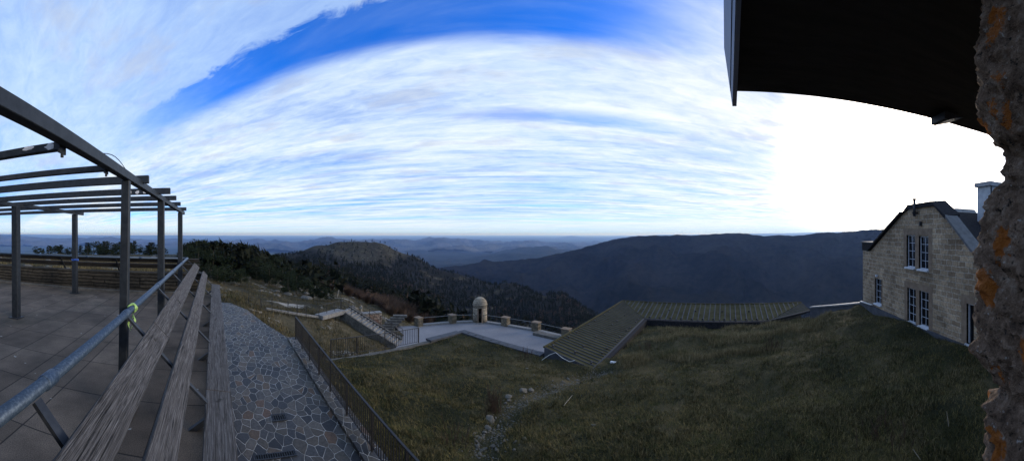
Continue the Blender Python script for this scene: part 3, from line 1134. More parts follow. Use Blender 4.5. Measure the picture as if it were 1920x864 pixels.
# terrace slab
tr = MB()
tr.box(-10.25, 1.0, -16, .10, -2.2, -1.9)
tag(tr.build('terrace_floor', M['tiles']), 'terrace of large dull concrete slabs', 'terrace', None, 'structure')
MBt = MB().box(-10.7, 1.0, -16, .10, -6.5, -2.2)
tag(MBt.build('terrace_wall', M['terrace_side']), 'stone retaining wall carrying the terrace above the path', 'wall', None, None)
pr = thing('terrace_parapet', (-10.5, -8, -1.9), 'low dark parapet wall closing the far end of the terrace', 'parapet')
MB().box(-10.7, -10.30, -16, -.3, -2.2, -1.26).build('wall_body', M['parapet'], pr)
MB().box(-10.30, -10.12, -16, -.3, -2.0, -1.84).build('kerb_foot', M['concrete_dark'], pr)

# ------------------------------------------------------------------ terrace fences
Hr, Dr = -.80, -.87


def fence_point(t, along, axis):
    """a point t metres out along the 45 degree slope of the fence"""
    if axis == 'x':
        return Vector((along, Dr + t, Hr - t))
    return Vector((-10.5 - t, along, Hr - t))


def plank(mb, a0, a1, t0, t1, axis, th=.035, tilt=0.0, nseg=24, seed=0):
    """a board with a slightly wavy worn outline"""
    n = Vector((0, .7071, .7071)) if axis == 'x' else Vector((-.7071, 0, .7071))
    d = Vector((0, .7071, -.7071)) if axis == 'x' else Vector((-.7071, 0, -.7071))
    if tilt:
        q = Matrix.Rotation(tilt, 3, Vector((1, 0, 0)) if axis == 'x' else Vector((0, 1, 0)))
        n, d = q @ n, q @ d
    vs, fs = [], []
    mid = (t0 + t1) / 2
    hw = (t1 - t0) * 1.4142 / 2
    for i in range(nseg + 1):
        al = a0 + (a1 - a0) * i / nseg
        c = fence_point(mid, al, axis) + n * .03
        w1 = hw + .006 * mnoise.noise(Vector((al * 2.1, seed, 0)))
        w2 = hw + .006 * mnoise.noise(Vector((al * 2.1, seed, 7)))
        sag = .006 * mnoise.noise(Vector((al * .6, seed, 3)))
        for s, h in ((-w1, 0), (w2, 0), (w2, th), (-w1, th)):
            vs.append(c + d * s + n * (h + sag))
    for i in range(nseg):
        for k in range(4):
            a, b = i * 4 + k, i * 4 + (k + 1) % 4
            fs.append((a, b, b + 4, a + 4))
    fs += [(3, 2, 1, 0), tuple(nseg * 4 + k for k in range(4))]
    mb.add(vs, fs)
    return mb


fence = thing('terrace_fence', (-5, -.5, -1.9), 'sloping fence with three weathered grey planks and a fat blue grey handrail beside the path', 'fence')
hr = MB()
joints = [.35, -1.45, -3.05, -4.9, -6.8, -8.7, -10.5]
hr.tube([(.9, Dr, Hr), (-10.5, Dr, Hr)], .036, 20)
hrail = hr.build('handrail', M['pipe'], fence, True)
for jx in (-1.56, -3.12, -4.95, -6.8, -8.65):
    MB().tube([(jx - .055, Dr, Hr), (jx - .05, Dr, Hr), (jx + .05, Dr, Hr), (jx + .055, Dr, Hr)], [.037, .043, .043, .037], 20).build('collar', M['pipe'], hrail, True)
for k, (t0, t1, tl) in enumerate(((.185, .345, 0), (.457, .604, 0), (.813, .997, R(38)))):
    # three lengths butt end to end
    cuts = ((.8, -3.4), (-3.415, -7.1), (-7.115, -10.55)) if k != 1 else ((.8, -5.2), (-5.215, -10.6))
    first = None
    for i, (a0, a1) in enumerate(cuts):
        plank(MB(), a0, a1, t0, t1, 'x', .035, tl, 30, k * 3 + i).build('plank', M['wood_x'], fence, False, .004)
for bx in (-1.40, -3.15, -4.9, -6.7, -8.5, -10.3):
    br_ = MB()
    br_.bar(fence_point(.02, bx, 'x') - Vector((0, 0, .02)), fence_point(.93, bx, 'x') - Vector((0, .01, .03)), .06, .022, (0, .7, .7))
    bo = br_.build('bracket', M['steel_dark'], fence)
    MB().bar(fence_point(.9, bx, 'x') - Vector((0, 0, .02)), Vector((bx, -.25, -1.93)), .05, .05).build('strut', M['steel_dark'], bo)
lw = MB().tube([(.5, .02, -1.86), (-10.4, .02, -1.86)], .03, 10)
lw.build('foot_rail', M['steel_dark'], fence, True)
# two lighter repair pieces on plank ends
far = thing('terrace_fence', (-10.5, -8, -1.9), 'sloping fence with dark planks and thin rail along the far end of the terrace', 'fence')
fr = MB().tube([(-10.5, -.87, Hr), (-10.5, -16, Hr + .02)], .034, 12).build('handrail', M['pipe'], far, True)
for jy in (-2.4, -4.3, -6.2, -8.1):
    MB().tube([(-10.5, jy - .05, Hr), (-10.5, jy + .05, Hr)], .042, 12).build('collar', M['pipe'], fr, True)
for k, (t0, t1) in enumerate(((.06, .185), (.25, .40))):
    plank(MB(), -.5, -8, t0, t1, 'y', .035, 0, 30, 20 + k).build('plank', M['wood_y'], far)
    plank(MB(), -8.02, -16, t0, t1, 'y', .035, 0, 30, 30 + k).build('plank', M['wood_y'], far)
for by in (-1.2, -3.3, -5.4, -7.5, -9.6, -11.7):
    bb = MB().bar(fence_point(.02, by, 'y'), fence_point(.75, by, 'y'), .06, .025, (-.7, 0, .7)).build('bracket', M['steel_dark'], far)
    MB().bar(fence_point(.72, by, 'y'), Vector((-10.85, by, -1.35)), .05, .05).build('strut', M['steel_dark'], bb)

# green tape tied round the handrail
rb = thing('tape', (-3.35, Dr, Hr), 'pale green plastic tape knotted round the handrail', 'tape')
rt = MB()
for k in range(3):
    x0 = -3.42 + .028 * k
    pts = [Vector((x0 + .02 * math.sin(a * 2 + k), Dr + .043 * math.cos(a), Hr + .043 * math.sin(a))) for a in np.linspace(0, 2 * math.pi, 17)]
    rt.tube(pts, [.010] * 17, 5, False)
rt.build('knot', M['ribbon'], rb, True)
tl_ = MB()
for k in range(2):
    vs, fs = [], []
    for i in range(9):
        s = i / 8
        c = Vector((-3.30 + .05 * k + .03 * math.sin(s * 5 + k), Dr + .02 + .035 * math.sin(s * 4 + 2 * k), Hr - .03 - .17 * s))
        w = Vector((.022, .012 * math.cos(s * 6), 0)) * (1 - .5 * s)
        vs += [c - w, c + w, c + w + Vector((0, .003, 0)), c - w + Vector((0, .003, 0))]
    for i in range(8):
        for q in range(4):
            a, b = i * 4 + q, i * 4 + (q + 1) % 4
            fs.append((a, b, b + 4, a + 4))
    fs += [(3, 2, 1, 0), (32, 33, 34, 35)]
    tl_.add(vs, fs)
tl_.build('loose_end', M['ribbon'], rb, True)

# ------------------------------------------------------------------ pergola
pg = thing('pergola', (-6, -2.5, -1.9), 'bare blue grey steel pergola frame with peeling paint over the terrace', 'pergola')
BY, BZ = -.947, .63
MB().box(-10.0, 1.2, BY - .04, BY + .04, BZ - .045, BZ + .045).build('beam', M['steel'], pg, False, .004)
MB().box(-10.0, 1.2, -4.31, -4.23, BZ - .02, BZ + .07).build('beam', M['steel'], pg, False, .004)
for (xb, xt, y, w) in ((-3.32, -3.46, -.96, .088), (-5.74, -5.74, -.947, .115), (-9.0, -9.0, -.947, .125), (-6.07, -6.05, -4.22, .15), (-9.46, -9.44, -4.31, .15)):
    q = MB()
    h = w / 2
    zt = BZ - .045 if y > -2 else BZ - .02
    q.prism([(xb - h, y - h, -1.9), (xb + h, y - h, -1.9), (xb + h, y + h, -1.9), (xb - h, y + h, -1.9)],
            [(xt - h, y - h, zt), (xt + h, y - h, zt), (xt + h, y + h, zt), (xt - h, y + h, zt)])
    po = q.build('post', M['steel'], pg, False, .005)
    MB().box(xb - .13, xb + .13, y - .13, y + .13, -1.898, -1.885).build('base_plate', M['steel_dark'], po)
RAF = [(.75, .594, .05, BY - .06), (1.976, .593, .055, BY - .0), (2.89, .612, .055, BY - .0), (4.08, .693, .10, -.83), (5.3, .700, .10, -.72), (6.4, .705, .09, -.75), (7.7, .705, .09, -.80), (9.3, .705, .10, -.80)]
RAFO = []
for k, (u, z, h, ye) in enumerate(RAF):
    q = MB()
    y0 = ye if k > 2 else BY - .045
    vs, fs = [], []
    q.bar((-u, y0, z), (-u, -9.5, z + (.012 if k < 3 else 0)), .06, h)
    ro = q.build('rafter', M['steel_dark'] if k in (1, 2) else M['steel'], pg, False, .004)
    RAFO.append(ro)
    if k < 3:
        MB().box(-u - .05, -u + .05, BY - .058, BY - .044, z - .05, z + .09).build('end_plate', M['steel_dark'], ro)
        MB().tube([(-u, BY - .05, z - .052), (-u, BY - .05, z - .075)], .012, 8).build('bolt', M['steel_dark'], ro)


def flake(mb, x, y0, y1, z0, z1, seed):
    n = 14
    r = random.Random(seed)
    pts = []
    for i in range(n):
        a = i * 2 * math.pi / n
        k = r.uniform(.55, 1.0)
        pts.append(((y0 + y1) / 2 + (y1 - y0) / 2 * k * math.cos(a), (z0 + z1) / 2 + (z1 - z0) / 2 * min(1, k * 1.25) * math.sin(a)))
    mb.prism([(x, p[0], p[1]) for p in pts], [(x + .0025, p[0], p[1]) for p in pts])


for (y0_, y1_, z0_, z1_, sd_) in ((-1.125, -1.03, .571, .619, 3), (-1.31, -1.19, .59, .62, 5)):
    fl = MB()
    flake(fl, -1.976 + .0295, y0_, y1_, z0_, z1_, sd_)
    fl.build('peeled_patch', M['white_flake'], RAFO[1])
for k in range(4):
    fl = MB()
    flake(fl, -5.3 + .0295, -1.05 - .13 * k, -.97 - .13 * k, .66, .72, 10 + k)
    fl.build('peeled_patch', M['white_flake'], RAFO[4])
wire = [(-2.6 - .12 * k, BY + .02, BZ + .05 + .05 * math.sin(k * math.pi / 6)) for k in range(7)]
MB().tube(wire, .004, 6).build('loose_wire', M['steel_dark'], pg)
bt = MB()
bt.tube([(-9.46 + .095 * math.cos(a), -4.31 + .095 * math.sin(a), -.83 + .01 * math.sin(3 * a)) for a in np.linspace(0, 2 * math.pi, 17)], .028, 6, False)
tag(bt.build('strap', M['blue_tape']), 'blue strap wound round the post farthest left of the fence corner', 'strap')

# ------------------------------------------------------------------ drains
def drain(px, py, w, l, label, rot=0.0):
    c = Gp(px, py)
    d = thing('drain_grate', (c.x, c.y, c.z), label, 'drain')
    fm = MB()
    fm.box(c.x - l / 2, c.x + l / 2, c.y - w / 2, c.y - w / 2 + .03, c.z + .002, c.z + .022)
    fm.box(c.x - l / 2, c.x + l / 2, c.y + w / 2 - .03, c.y + w / 2, c.z + .002, c.z + .022)
    fm.box(c.x - l / 2, c.x - l / 2 + .03, c.y - w / 2 + .03, c.y + w / 2 - .03, c.z + .002, c.z + .022)
    fm.box(c.x + l / 2 - .03, c.x + l / 2, c.y - w / 2 + .03, c.y + w / 2 - .03, c.z + .002, c.z + .022)
    fm.build('frame', M['steel_dark'], d)
    MB().box(c.x - l / 2 + .03, c.x + l / 2 - .03, c.y - w / 2 + .03, c.y + w / 2 - .03, c.z + .003, c.z + .006).build('sump', M['dark_inside'], d)
    gm = MB()
    n = max(4, int(w / .055))
    for k in range(1, n):
        y = c.y - w / 2 + w * k / n
        gm.box(c.x - l / 2 + .03, c.x + l / 2 - .03, y - .009, y + .009, c.z + .008, c.z + .02)
    gm.build('grating', M['steel'], d)
    return d


drain(523, 783, .42, .34, 'small iron drain grate set in the middle of the flagstones')
drain(516, 855, 1.0, .2, 'long iron drain grate at the near end of the path')

# ------------------------------------------------------------------ railings
def dup(o, parent):
    c = o.copy()
    COL.objects.link(c)
    c.parent = parent
    c.matrix_parent_inverse = o.matrix_parent_inverse.copy()
    return c


def railing(name, loc, label, a, b, posts, height, bar_step, ha=None, low=True, m=None, n_bars=100):
    """a to b: foot line; posts: fractions along it"""
    m = m or M['black_iron']
    r = thing(name, loc, label, 'railing')
    a, b = Vector(a), Vector(b)
    up = Vector((0, 0, height))
    L = (b - a).length
    MB().bar(a + up, b + up, .05, .03).build('handrail', m, r)
    if low:
        MB().bar(a + Vector((0, 0, .12)), b + Vector((0, 0, .12)), .03, .02).build('lower_rail', m, r)
    for f in posts:
        p = lerp(a, b, f)
        MB().bar(p - Vector((0, 0, .15)), p + up - Vector((0, 0, .015)), .045, .045).build('post', m, r)
    if bar_step:
        n = min(n_bars, int(L / bar_step))
        proto = None
        for k in range(n):
            p = lerp(a, b, (k + .5) / n)
            q = MB().bar(p + Vector((0, 0, .13)), p + up - Vector((0, 0, .016)), .02, .02) if proto is None else None
            if proto is None:
                proto = q.build('baluster', m, r)
                p0 = p
            else:
                c = dup(proto, r)
                c.location = p - p0
    return r


def kz(x):
    return zp(x) + .10


railing('path_railing', (-9, 3.55, kz(-9)), 'long black iron railing with thin upright bars between path and lawn', (-13.95, 3.55, kz(-13.95)), (-3.6, 3.50, kz(-3.6) - .02),
        [0, .105, .21, .32, .43, .555, .70, .84, 1], .98, .108, n_bars=96)

# cross railing at the edge of the lawn
ra, rb2 = Vector((-16.05, 5.9, -6.62)), Vector((-16.05, 15.0, -6.70))
pa, pb = P(620, 671, 17.4), P(785, 644, 20.3)
railing('lawn_railing', (pa.x, pa.y, pa.z), 'black iron railing with upright bars at the far edge of the lawn', pa, pb, [0, .27, .58, 1], .98, .13, n_bars=70)
g2 = P(656, 666, 18.0)
# kerb below it
kb = MB()
k0, k1 = P(612, 677, 17.2), P(868, 631, 21.9)
e = [P(612, 676, 17.25), P(690, 668, 18.3), P(785, 648, 20.3), P(868, 629.5, 22.2)]
for p, q in zip(e[:-1], e[1:]):
    d = (q - p).normalized()
    s = Vector((-d.y, d.x, 0)).normalized() * .22
    kb.prism([p - s - Vector((0, 0, .3)), q - s - Vector((0, 0, .3)), q + s - Vector((0, 0, .3)), p + s - Vector((0, 0, .3))], [p - s, q - s, q + s, p + s])
tag(kb.build('lawn_edge_kerb', M['concrete_dark']), 'worn concrete kerb along the edge of the lawn under the bars', 'kerb', None, 'structure')

# retaining wall and coping of the lawn over the courtyard
ew = thing('retaining_wall', (-13, 15.4, -10), 'dark capped retaining wall between lawn corner and metal roof', 'wall')
c0, c1, c2 = Vector((-16.1, 15.45, -6.66)), Vector((-9.75, 15.45, -6.74)), P(785, 646, 20.4)
MB().prism([(-16.0, 15.3, -10.2), (-9.75, 15.3, -10.2), (-9.75, 15.6, -10.2), (-16.0, 15.6, -10.2)], [(-16.0, 15.3, -6.75), (-9.75, 15.3, -6.83), (-9.75, 15.6, -6.83), (-16.0, 15.6, -6.75)]).build('wall_face', M['concrete_dark'], ew)
cp = MB()
cp.prism([(-16.3, 15.15, -6.78), (-9.75, 15.15, -6.85), (-9.75, 15.68, -6.85), (-16.3, 15.68, -6.78)], [(-16.3, 15.15, -6.66), (-9.75, 15.15, -6.73), (-9.75, 15.68, -6.73), (-16.3, 15.68, -6.66)])
cp.build('coping', M['membrane'], ew)
for k in range(9):
    x = -15.6 + k * .68
    MB().box(x - .05, x + .05, 15.36, 15.46, -6.71, -6.64 - .011 * k).build('stud', M['black_iron'], ew)
ew2 = thing('retaining_wall', (-16.2, 12, -10), 'dark capped retaining wall running back from the lawn corner to the bars', 'wall')
MB().prism([(-16.35, 6, -10.2), (-16.0, 6, -10.2), (-16.0, 15.28, -10.2), (-16.35, 15.28, -10.2)], [(-16.35, 6, -6.72), (-16.0, 6, -6.72), (-16.0, 15.28, -6.78), (-16.35, 15.28, -6.78)]).build('wall_face', M['concrete_dark'], ew2)
MB().prism([(-16.5, 12.5, -6.76), (-15.95, 12.5, -6.76), (-15.95, 15.12, -6.78), (-16.5, 15.12, -6.78)], [(-16.5, 12.5, -6.64), (-15.95, 12.5, -6.64), (-15.95, 15.12, -6.66), (-16.5, 15.12, -6.66)]).build('coping', M['membrane'], ew2)

# ------------------------------------------------------------------ courtyard
bm_ = bmesh.new()
bm_.faces.new([bm_.verts.new(q) for q in COURT])
bmesh.ops.triangulate(bm_, faces=bm_.faces[:])
bmesh.ops.recalc_face_normals(bm_, faces=bm_.faces[:])
me = bpy.data.meshes.new('courtyard')
bm_.to_mesh(me)
bm_.free()
if me.polygons[0].normal.z < 0:
    me.flip_normals()
tag(link('courtyard', me, M['court']), 'smooth pale grey courtyard below the lawn', 'courtyard', None, 'structure')

sx, sy = G(900, 603.5, -10).x, G(900, 603.5, -10).y
sb = thing('sentry_box', (sx, sy, -10), 'round domed stone sentry box at the courtyard corner', 'sentry box')
RS = .80
toc = math.atan2(-sx, -sy)     # towards the camera
dw = .30                       # half angle of the doorway
NSEG = 40


def ring_pts(r, z, n, a0, a1):
    return [(sx + r * math.sin(lerp(a0, a1, k / n)), sy + r * math.cos(lerp(a0, a1, k / n)), z) for k in range(n + 1)]


def shell(mb, r0, r1, z0, z1, a0, a1, n):
    o0, o1 = ring_pts(r1, z0, n, a0, a1), ring_pts(r1, z1, n, a0, a1)
    i0, i1 = ring_pts(r0, z0, n, a0, a1), ring_pts(r0, z1, n, a0, a1)
    N = n + 1
    vs = o0 + o1 + i0 + i1
    fs = []
    for k in range(n):
        fs += [(k, k + 1, N + k + 1, N + k), (2 * N + k + 1, 2 * N + k, 3 * N + k, 3 * N + k + 1), (N + k, N + k + 1, 3 * N + k + 1, 3 * N + k), (k + 1, k, 2 * N + k, 2 * N + k + 1)]
    fs += [(0, N, 3 * N, 2 * N), (n, 2 * N + n, 3 * N + n, N + n)]
    mb.add(vs, fs)


sw = MB()
shell(sw, RS - .22, RS, -10.0, -8.32, toc + dw + .08, toc + 2 * math.pi - dw - .08, NSEG)
shell(sw, RS - .22, RS, -8.318, -8.02, toc, toc + 2 * math.pi, NSEG)
sw.build('wall', M['sentry'], sb, True)
dm = MB()
prof = [(RS + .05, -8.06), (RS + .05, -7.98)] + [((RS + .01) * math.cos(a), -7.98 + .82 * math.sin(a)) for a in np.linspace(0, math.pi / 2 - .06, 12)]
vs = []
for r, z in prof:
    vs += [(sx + r * math.cos(k * 2 * math.pi / 32), sy + r * math.sin(k * 2 * math.pi / 32), z) for k in range(32)]
fs = [(i * 32 + k, i * 32 + (k + 1) % 32, (i + 1) * 32 + (k + 1) % 32, (i + 1) * 32 + k) for i in range(len(prof) - 1) for k in range(32)]
fs += [tuple(range(32))[::-1], tuple((len(prof) - 1) * 32 + k for k in range(32))]
dm.add(vs, fs)
dm.build('dome', M['sentry'], sb, True)
for s in (-1, 1):
    a = toc + s * (dw + .04)
    q = Vector((sx + (RS - .06) * math.sin(a), sy + (RS - .06) * math.cos(a), 0))
    MB().box(q.x - .07, q.x + .07, q.y - .07, q.y + .07, -10, -8.30).build('door_jamb', M['dressed'], sb)
bsm = MB()
bsm.tube([(sx, sy, -10.15), (sx, sy, -9.93)], [RS + .16, RS + .14], 32)
bsm.build('base', M['concrete'], sb)
MB().tube([(sx, sy, -9.93), (sx, sy, -9.925)], [RS - .25, RS - .25], 24).build('inner_floor', M['dark_inside'], sb)

pill_px = [(785, 611, 'stone pillar at the left end of the parapet, above the stairs'), (848, 605.5, 'stone pillar just left of the sentry box'),
           (948, 610.5, 'first stone pillar right of the sentry box'), (1005.5, 620.5, 'stone pillar midway between sentry box and metal roof'),
           (1062, 634, 'stone pillar beside the metal roof edge')]
PILL = []
for px, py, lab in pill_px:
    c = G(px, py, -10)
    t_ = thing('stone_pillar', (c.x, c.y, -10), lab, 'pillar', 'pillars of the courtyard parapet')
    mb = MB()
    h = .40
    for i in range(1):
        mb.box(c.x - h, c.x + h, c.y - h * .8, c.y + h * .8, -10.1, -9.14)
    mb.build('shaft', M['pillar'], t_, False, .03)
    MB().box(c.x - h - .05, c.x + h + .05, c.y - h * .8 - .05, c.y + h * .8 + .05, -9.14, -9.04).build('cap', M['dressed'], t_, False, .02)
    PILL.append(c)
stops_ = [PILL[0], PILL[1], Vector((sx, sy, -10)), PILL[2], PILL[3], PILL[4], Vector((-10.0, 27.4, -10))]
for k, (p, q) in enumerate(zip(stops_[:-1], stops_[1:])):
    labs = ['low white kerb and thin rail left of the second pillar', 'low white kerb and thin rail between second pillar and sentry box', 'low white kerb and thin rail from sentry box to the next pillar',
            'low white kerb and thin rail between the two middle right pillars', 'low kerb and thin rail before the last pillar', 'low kerb and thin rail disappearing behind the metal roof']
    w = thing('parapet_rail', ((p.x + q.x) / 2, (p.y + q.y) / 2, -10), labs[k], 'rail', 'rails between the parapet pillars')
    d = (q - p).normalized()
    a0, b0 = p + d * (.42 if k != 2 else .9), q - d * (.42 if k != 1 else .9)
    MB().bar(a0 + Vector((0, 0, .06)), b0 + Vector((0, 0, .06)), .5, .24).build('kerb', M['concrete'], w)
    MB().tube([a0 + Vector((0, 0, .86)), b0 + Vector((0, 0, .86))], .03, 8).build('rail', M['concrete'], w)
sl = MB()
p, q = G(1003, 626.5, -10), G(1060, 639, -10)
sl.bar(p + Vector((0, 0, .13)), q + Vector((0, 0, .13)), .75, .26)
tag(sl.build('stone_step', M['concrete_dark'], None, False, .02), 'long low stone step in front of the last two pillars', 'step')

# ------------------------------------------------------------------ stairs, walls left of the courtyard
stair = thing('stairs', G(744, 649, -10), 'straight concrete stairs with iron rails descending to the courtyard', 'stairs')
t0, t1 = P(640, 581, 31.2), G(744, 649, -10)
t0.z = -7.35
d = Vector((t1.x - t0.x, t1.y - t0.y, 0))
L = d.length
d.normalize()
sside = Vector((d.y, -d.x, 0))
if sside.dot(Vector((0, 0, 0)) - t0) > 0:
    sside = -sside                 # away from the camera
N = 17
stm = MB()
for k in range(N):
    a = t0 + d * (L * k / N)
    b = t0 + d * (L * (k + 1) / N)
    z = lerp(-7.35, -10, (k + 1) / N) + .08
    a1, b1 = Vector((a.x, a.y, z)), Vector((b.x, b.y, z))
    lo = [Vector((p.x, p.y, -10.4)) for p in (a1, b1, b1 + sside * 1.5, a1 + sside * 1.5)]
    hi = [a1, b1, b1 + sside * 1.5, a1 + sside * 1.5]
    stm.prism(lo, hi)
stm.build('flight', M['concrete'], stair)
cw = MB()
for s in (-.22, 1.52):
    A = t0 + sside * s
    B = Vector((t1.x, t1.y, -10)) + sside * s
    q = sside * .2
    cw.prism([Vector((A.x, A.y, -10.3)), Vector((B.x, B.y, -10.3)), Vector((B.x, B.y, -10.3)) + q, Vector((A.x, A.y, -10.3)) + q],
             [Vector((A.x, A.y, -7.2)), Vector((B.x, B.y, -9.85)), Vector((B.x, B.y, -9.85)) + q, Vector((A.x, A.y, -7.2)) + q])
cw.build('side_wall', M['concrete_dark'], stair)
for s in (-.12, 1.62):
    A = Vector((t0.x, t0.y, -7.2)) + sside * s
    B = Vector((t1.x, t1.y, -9.85)) + sside * s
    ro = MB().bar(A + Vector((0, 0, .95)), B + Vector((0, 0, .95)), .045, .03).build('stair_rail', M['black_iron'], stair)
    MB().bar(A + Vector((0, 0, .5)), B + Vector((0, 0, .5)), .03, .02).build('middle_rail', M['black_iron'], ro)
    for k in range(6):
        p = lerp(A, B, k / 5)
        MB().bar(p, p + Vector((0, 0, .94)), .04, .04).build('post', M['black_iron'], ro)
ld = MB()
la, lb = P(598, 587.5, 29.0), P(640, 579, 31.2)
la.z = lb.z = -7.3
ld.bar(la - Vector((0, 0, .12)), lb - Vector((0, 0, .12)), 1.0, .36)
ld.build('landing', M['concrete'], stair)
A, B = la + Vector((0, 0, .1)), lb + Vector((0, 0, .1))
ro = MB().bar(A + Vector((0, 0, .8)), B + Vector((0, 0, .8)), .045, .03).build('landing_rail', M['black_iron'], stair)
for k in range(4):
    p = lerp(A, B, k / 3)
    MB().bar(p - Vector((0, 0, .2)), p + Vector((0, 0, .8)), .04, .04).build('post', M['black_iron'], ro)

rw = thing('stone_wall', P(686, 606, 34), 'short stone wall with pale coping beside the stairs', 'wall')
wa, wb = P(659, 588, 33.5), P(714, 586, 34.5)
wa.z = wb.z = -8.35
MB().bar(wa - Vector((0, 0, 1.0)), wb - Vector((0, 0, 1.0)), .5, 2.0).build('wall_face', M['rubble_wall'], rw)
MB().bar(wa + Vector((0, 0, .06)), wb + Vector((0, 0, .06)), .7, .12).build('coping', M['concrete'], rw)
ss = thing('stone_steps', G(727, 612, -10), 'short flight of wooden edged steps beside the stone wall', 'steps')
for k in range(6):
    a_ = P(712 + k * 5.0, 618 - k * 2.0, 34 + k * .25)
    z = -9.9 + .2 * k
    mb = MB().bar(Vector((a_.x, a_.y, z)), Vector((a_.x + .9, a_.y + 1.2, z)), .5, .22)
    mb.build('tread', M['concrete_dark'], ss)
tb = thing('plank_table', P(735, 602, 35.5), 'low flat topped bench at the head of the short steps', 'bench')
c = P(737, 602.5, 35.6)
MB().box(c.x - 1.0, c.x + 1.0, c.y - .3, c.y + .3, c.z - .05, c.z + .05).build('top', M['concrete_dark'], tb)
for s in (-.8, .8):
    MB().box(c.x + s - .08, c.x + s + .08, c.y - .25, c.y + .25, c.z - .75, c.z - .05).build('leg', M['concrete_dark'], tb)

# kerbed rail fence along the grass bank
def post_rail(pts, label, height=1.0):
    t_ = thing('post_rail', pts[0], label, 'railing')
    P3 = [Vector(q) for q in pts]
    for p in P3:
        MB().bar(p - Vector((0, 0, .2)), p + Vector((0, 0, height)), .05, .05).build('post', M['black_iron'], t_)
    for h in (height - .02, height * .5):
        q = MB()
        for p, r in zip(P3[:-1], P3[1:]):
            q.bar(p + Vector((0, 0, h)), r + Vector((0, 0, h)), .02, .02)
        q.build('wire', M['black_iron'], t_)
    return t_


p1 = [P(466, 580, 24), P(489, 583, 25), P(510, 582, 26), P(540, 588, 26.5), P(557, 592, 27), P(574, 596, 27.5)]
post_rail(p1, 'thin post and wire railing following the bank beside the path end', .98)
kq = MB()
for (a_, b_) in ((P(431, 570, 22), P(489, 586, 24.8)), (P(499, 578.5, 27), P(596, 594, 28.8))):
    kq.bar(a_, b_, .22, .16)
tag(kq.build('bank_kerb', M['concrete']), 'two pale concrete kerbs stepping down the grass bank', 'kerb', None, 'structure')

# ------------------------------------------------------------------ metal roofs
YE, YR, XO, XI, XI2, XO2 = 26.2, 29.4, -9.65, -6.8, 3.58, 6.9
ZE, ZR = -7.0, -6.38
arc = thing('arcade', (-4, 27, -10), 'low arcade building with olive green seamed metal roof in a U shape round the lawn', 'building')


def slab(mb, pts, th=.07):
    mb.prism([Vector(p) - Vector((0, 0, th)) for p in pts], pts)


rl = MB()
YS = 15.45
slab(rl, [(XO, YS, ZR), (XI, YS, ZE), (XI, YE, ZE), (XO, YR, ZR)])
r1 = rl.build('roof_wing', M['roof'], arc)
r1['label'] = 'wing of the roof running towards the viewer'
rl = MB()
slab(rl, [(XO, YR, ZR), (XI, YE, ZE), (XI2, YE, ZE), (XO2, YR, ZR)])
r2 = rl.build('roof_wing', M['roof'], arc)
r2['label'] = 'long cross wing of the roof'
rl = MB()
slab(rl, [(XO2, YR, ZR), (XI2, YE, ZE), (XO2, YE, ZR)])
r3 = rl.build('roof_wing', M['roof'], arc)
r3['label'] = 'short triangular end of the roof'
def SEAM(mb, par, m):
    mb.build('seam', M[m], par)


lean_ = (ZE - ZR) / (XI - XO)
sm = MB()
y = YS + .02
while y < YR:
    x_in = XI if y < YE else XI - (y - YE) / (YR - YE) * (XI - XO)
    sm.bar((XO, y, ZR + .02), (x_in, y, ZR + (x_in - XO) * lean_ + .02), .03, .05)
    SEAM(sm, r1, 'membrane')
    sm = MB()
    y += .36
sm = MB()
x = XO + .3
while x < XO2:
    if x < XI:
        y_in = YR - (x - XO) / (XI - XO) * (YR - YE)
    elif x > XI2:
        y_in = YE + (x - XI2) / (XO2 - XI2) * (YR - YE)
    else:
        y_in = YE
    zi = ZR + (YR - y_in) / (YR - YE) * (ZE - ZR)
    sm.bar((x, YR, ZR + .02), (x, y_in, zi + .02), .07, .07)
    SEAM(sm, r2, 'membrane')
    sm = MB()
    x += .44
sm = MB()
y = YE + .1
while y < YR - .1:
    x_in = XI2 + (y - YE) / (YR - YE) * (XO2 - XI2)
    zi = ZR + (XO2 - x_in) / (XO2 - XI2) * (ZE - ZR)
    sm.bar((x_in, y, zi + .02), (XO2, y, ZR + .02), .05, .06)
    SEAM(sm, r3, 'membrane')
    sm = MB()
    y += .42
vl = MB()
vl.bar((XO, YR, ZR + .03), (XI, YE, ZE + .03), .10, .05)
vl.build('valley_flashing', M['roof'], arc)
vl = MB()
vl.bar((XO2, YR, ZR + .03), (XI2, YE, ZE + .03), .10, .05)
vl.build('valley_flashing', M['roof'], arc)
rd = MB()
rd.bar((XO - .03, YS, ZR + .03), (XO - .03, YR, ZR + .03), .12, .08)
rd.bar((XO - .03, YR + .03, ZR + .03), (XO2, YR + .03, ZR + .03), .12, .08)
rd.build('ridge_cap', M['roof'], arc)
gt = MB()
gt.bar((XI + .06, YS, ZE - .05), (XI + .06, YE - .06, ZE - .05), .12, .10)
gt.bar((XI + .0, YE - .06, ZE - .05), (XI2, YE - .06, ZE - .05), .12, .10)
gt.bar((XI2, YE - .06, ZE - .05), (XO2, YE - .06, ZR - .05), .12, .16)
gt.build('gutter', M['black_iron'], arc)
fw = MB()
fw.box(XO + .1, XI - .1, YS + .1, YS + .3, -10.2, ZE - .1)
fw.box(XO + .1, XO + .3, YS + .3, YR - .1, -10.2, ZR - .1)
fw.box(XO + .3, XO2 - .1, YR - .3, YR - .1, -10.2, ZR - .1)
fw.build('wall', M['concrete_dark'], arc)
fe = MB()
fe.prism([(XO, YS - .02, ZR - .62), (XI, YS - .02, ZE - .45), (XI, YS, ZE - .45), (XO, YS, ZR - .62)], [(XO, YS - .02, ZR), (XI, YS - .02, ZE), (XI, YS, ZE), (XO, YS, ZR)])
fe.build('end_board', M['membrane'], arc)
up_ = MB()
up_.box(XI + .12, XI + .42, YS, YE - .12, -8.2, ZE - .02)
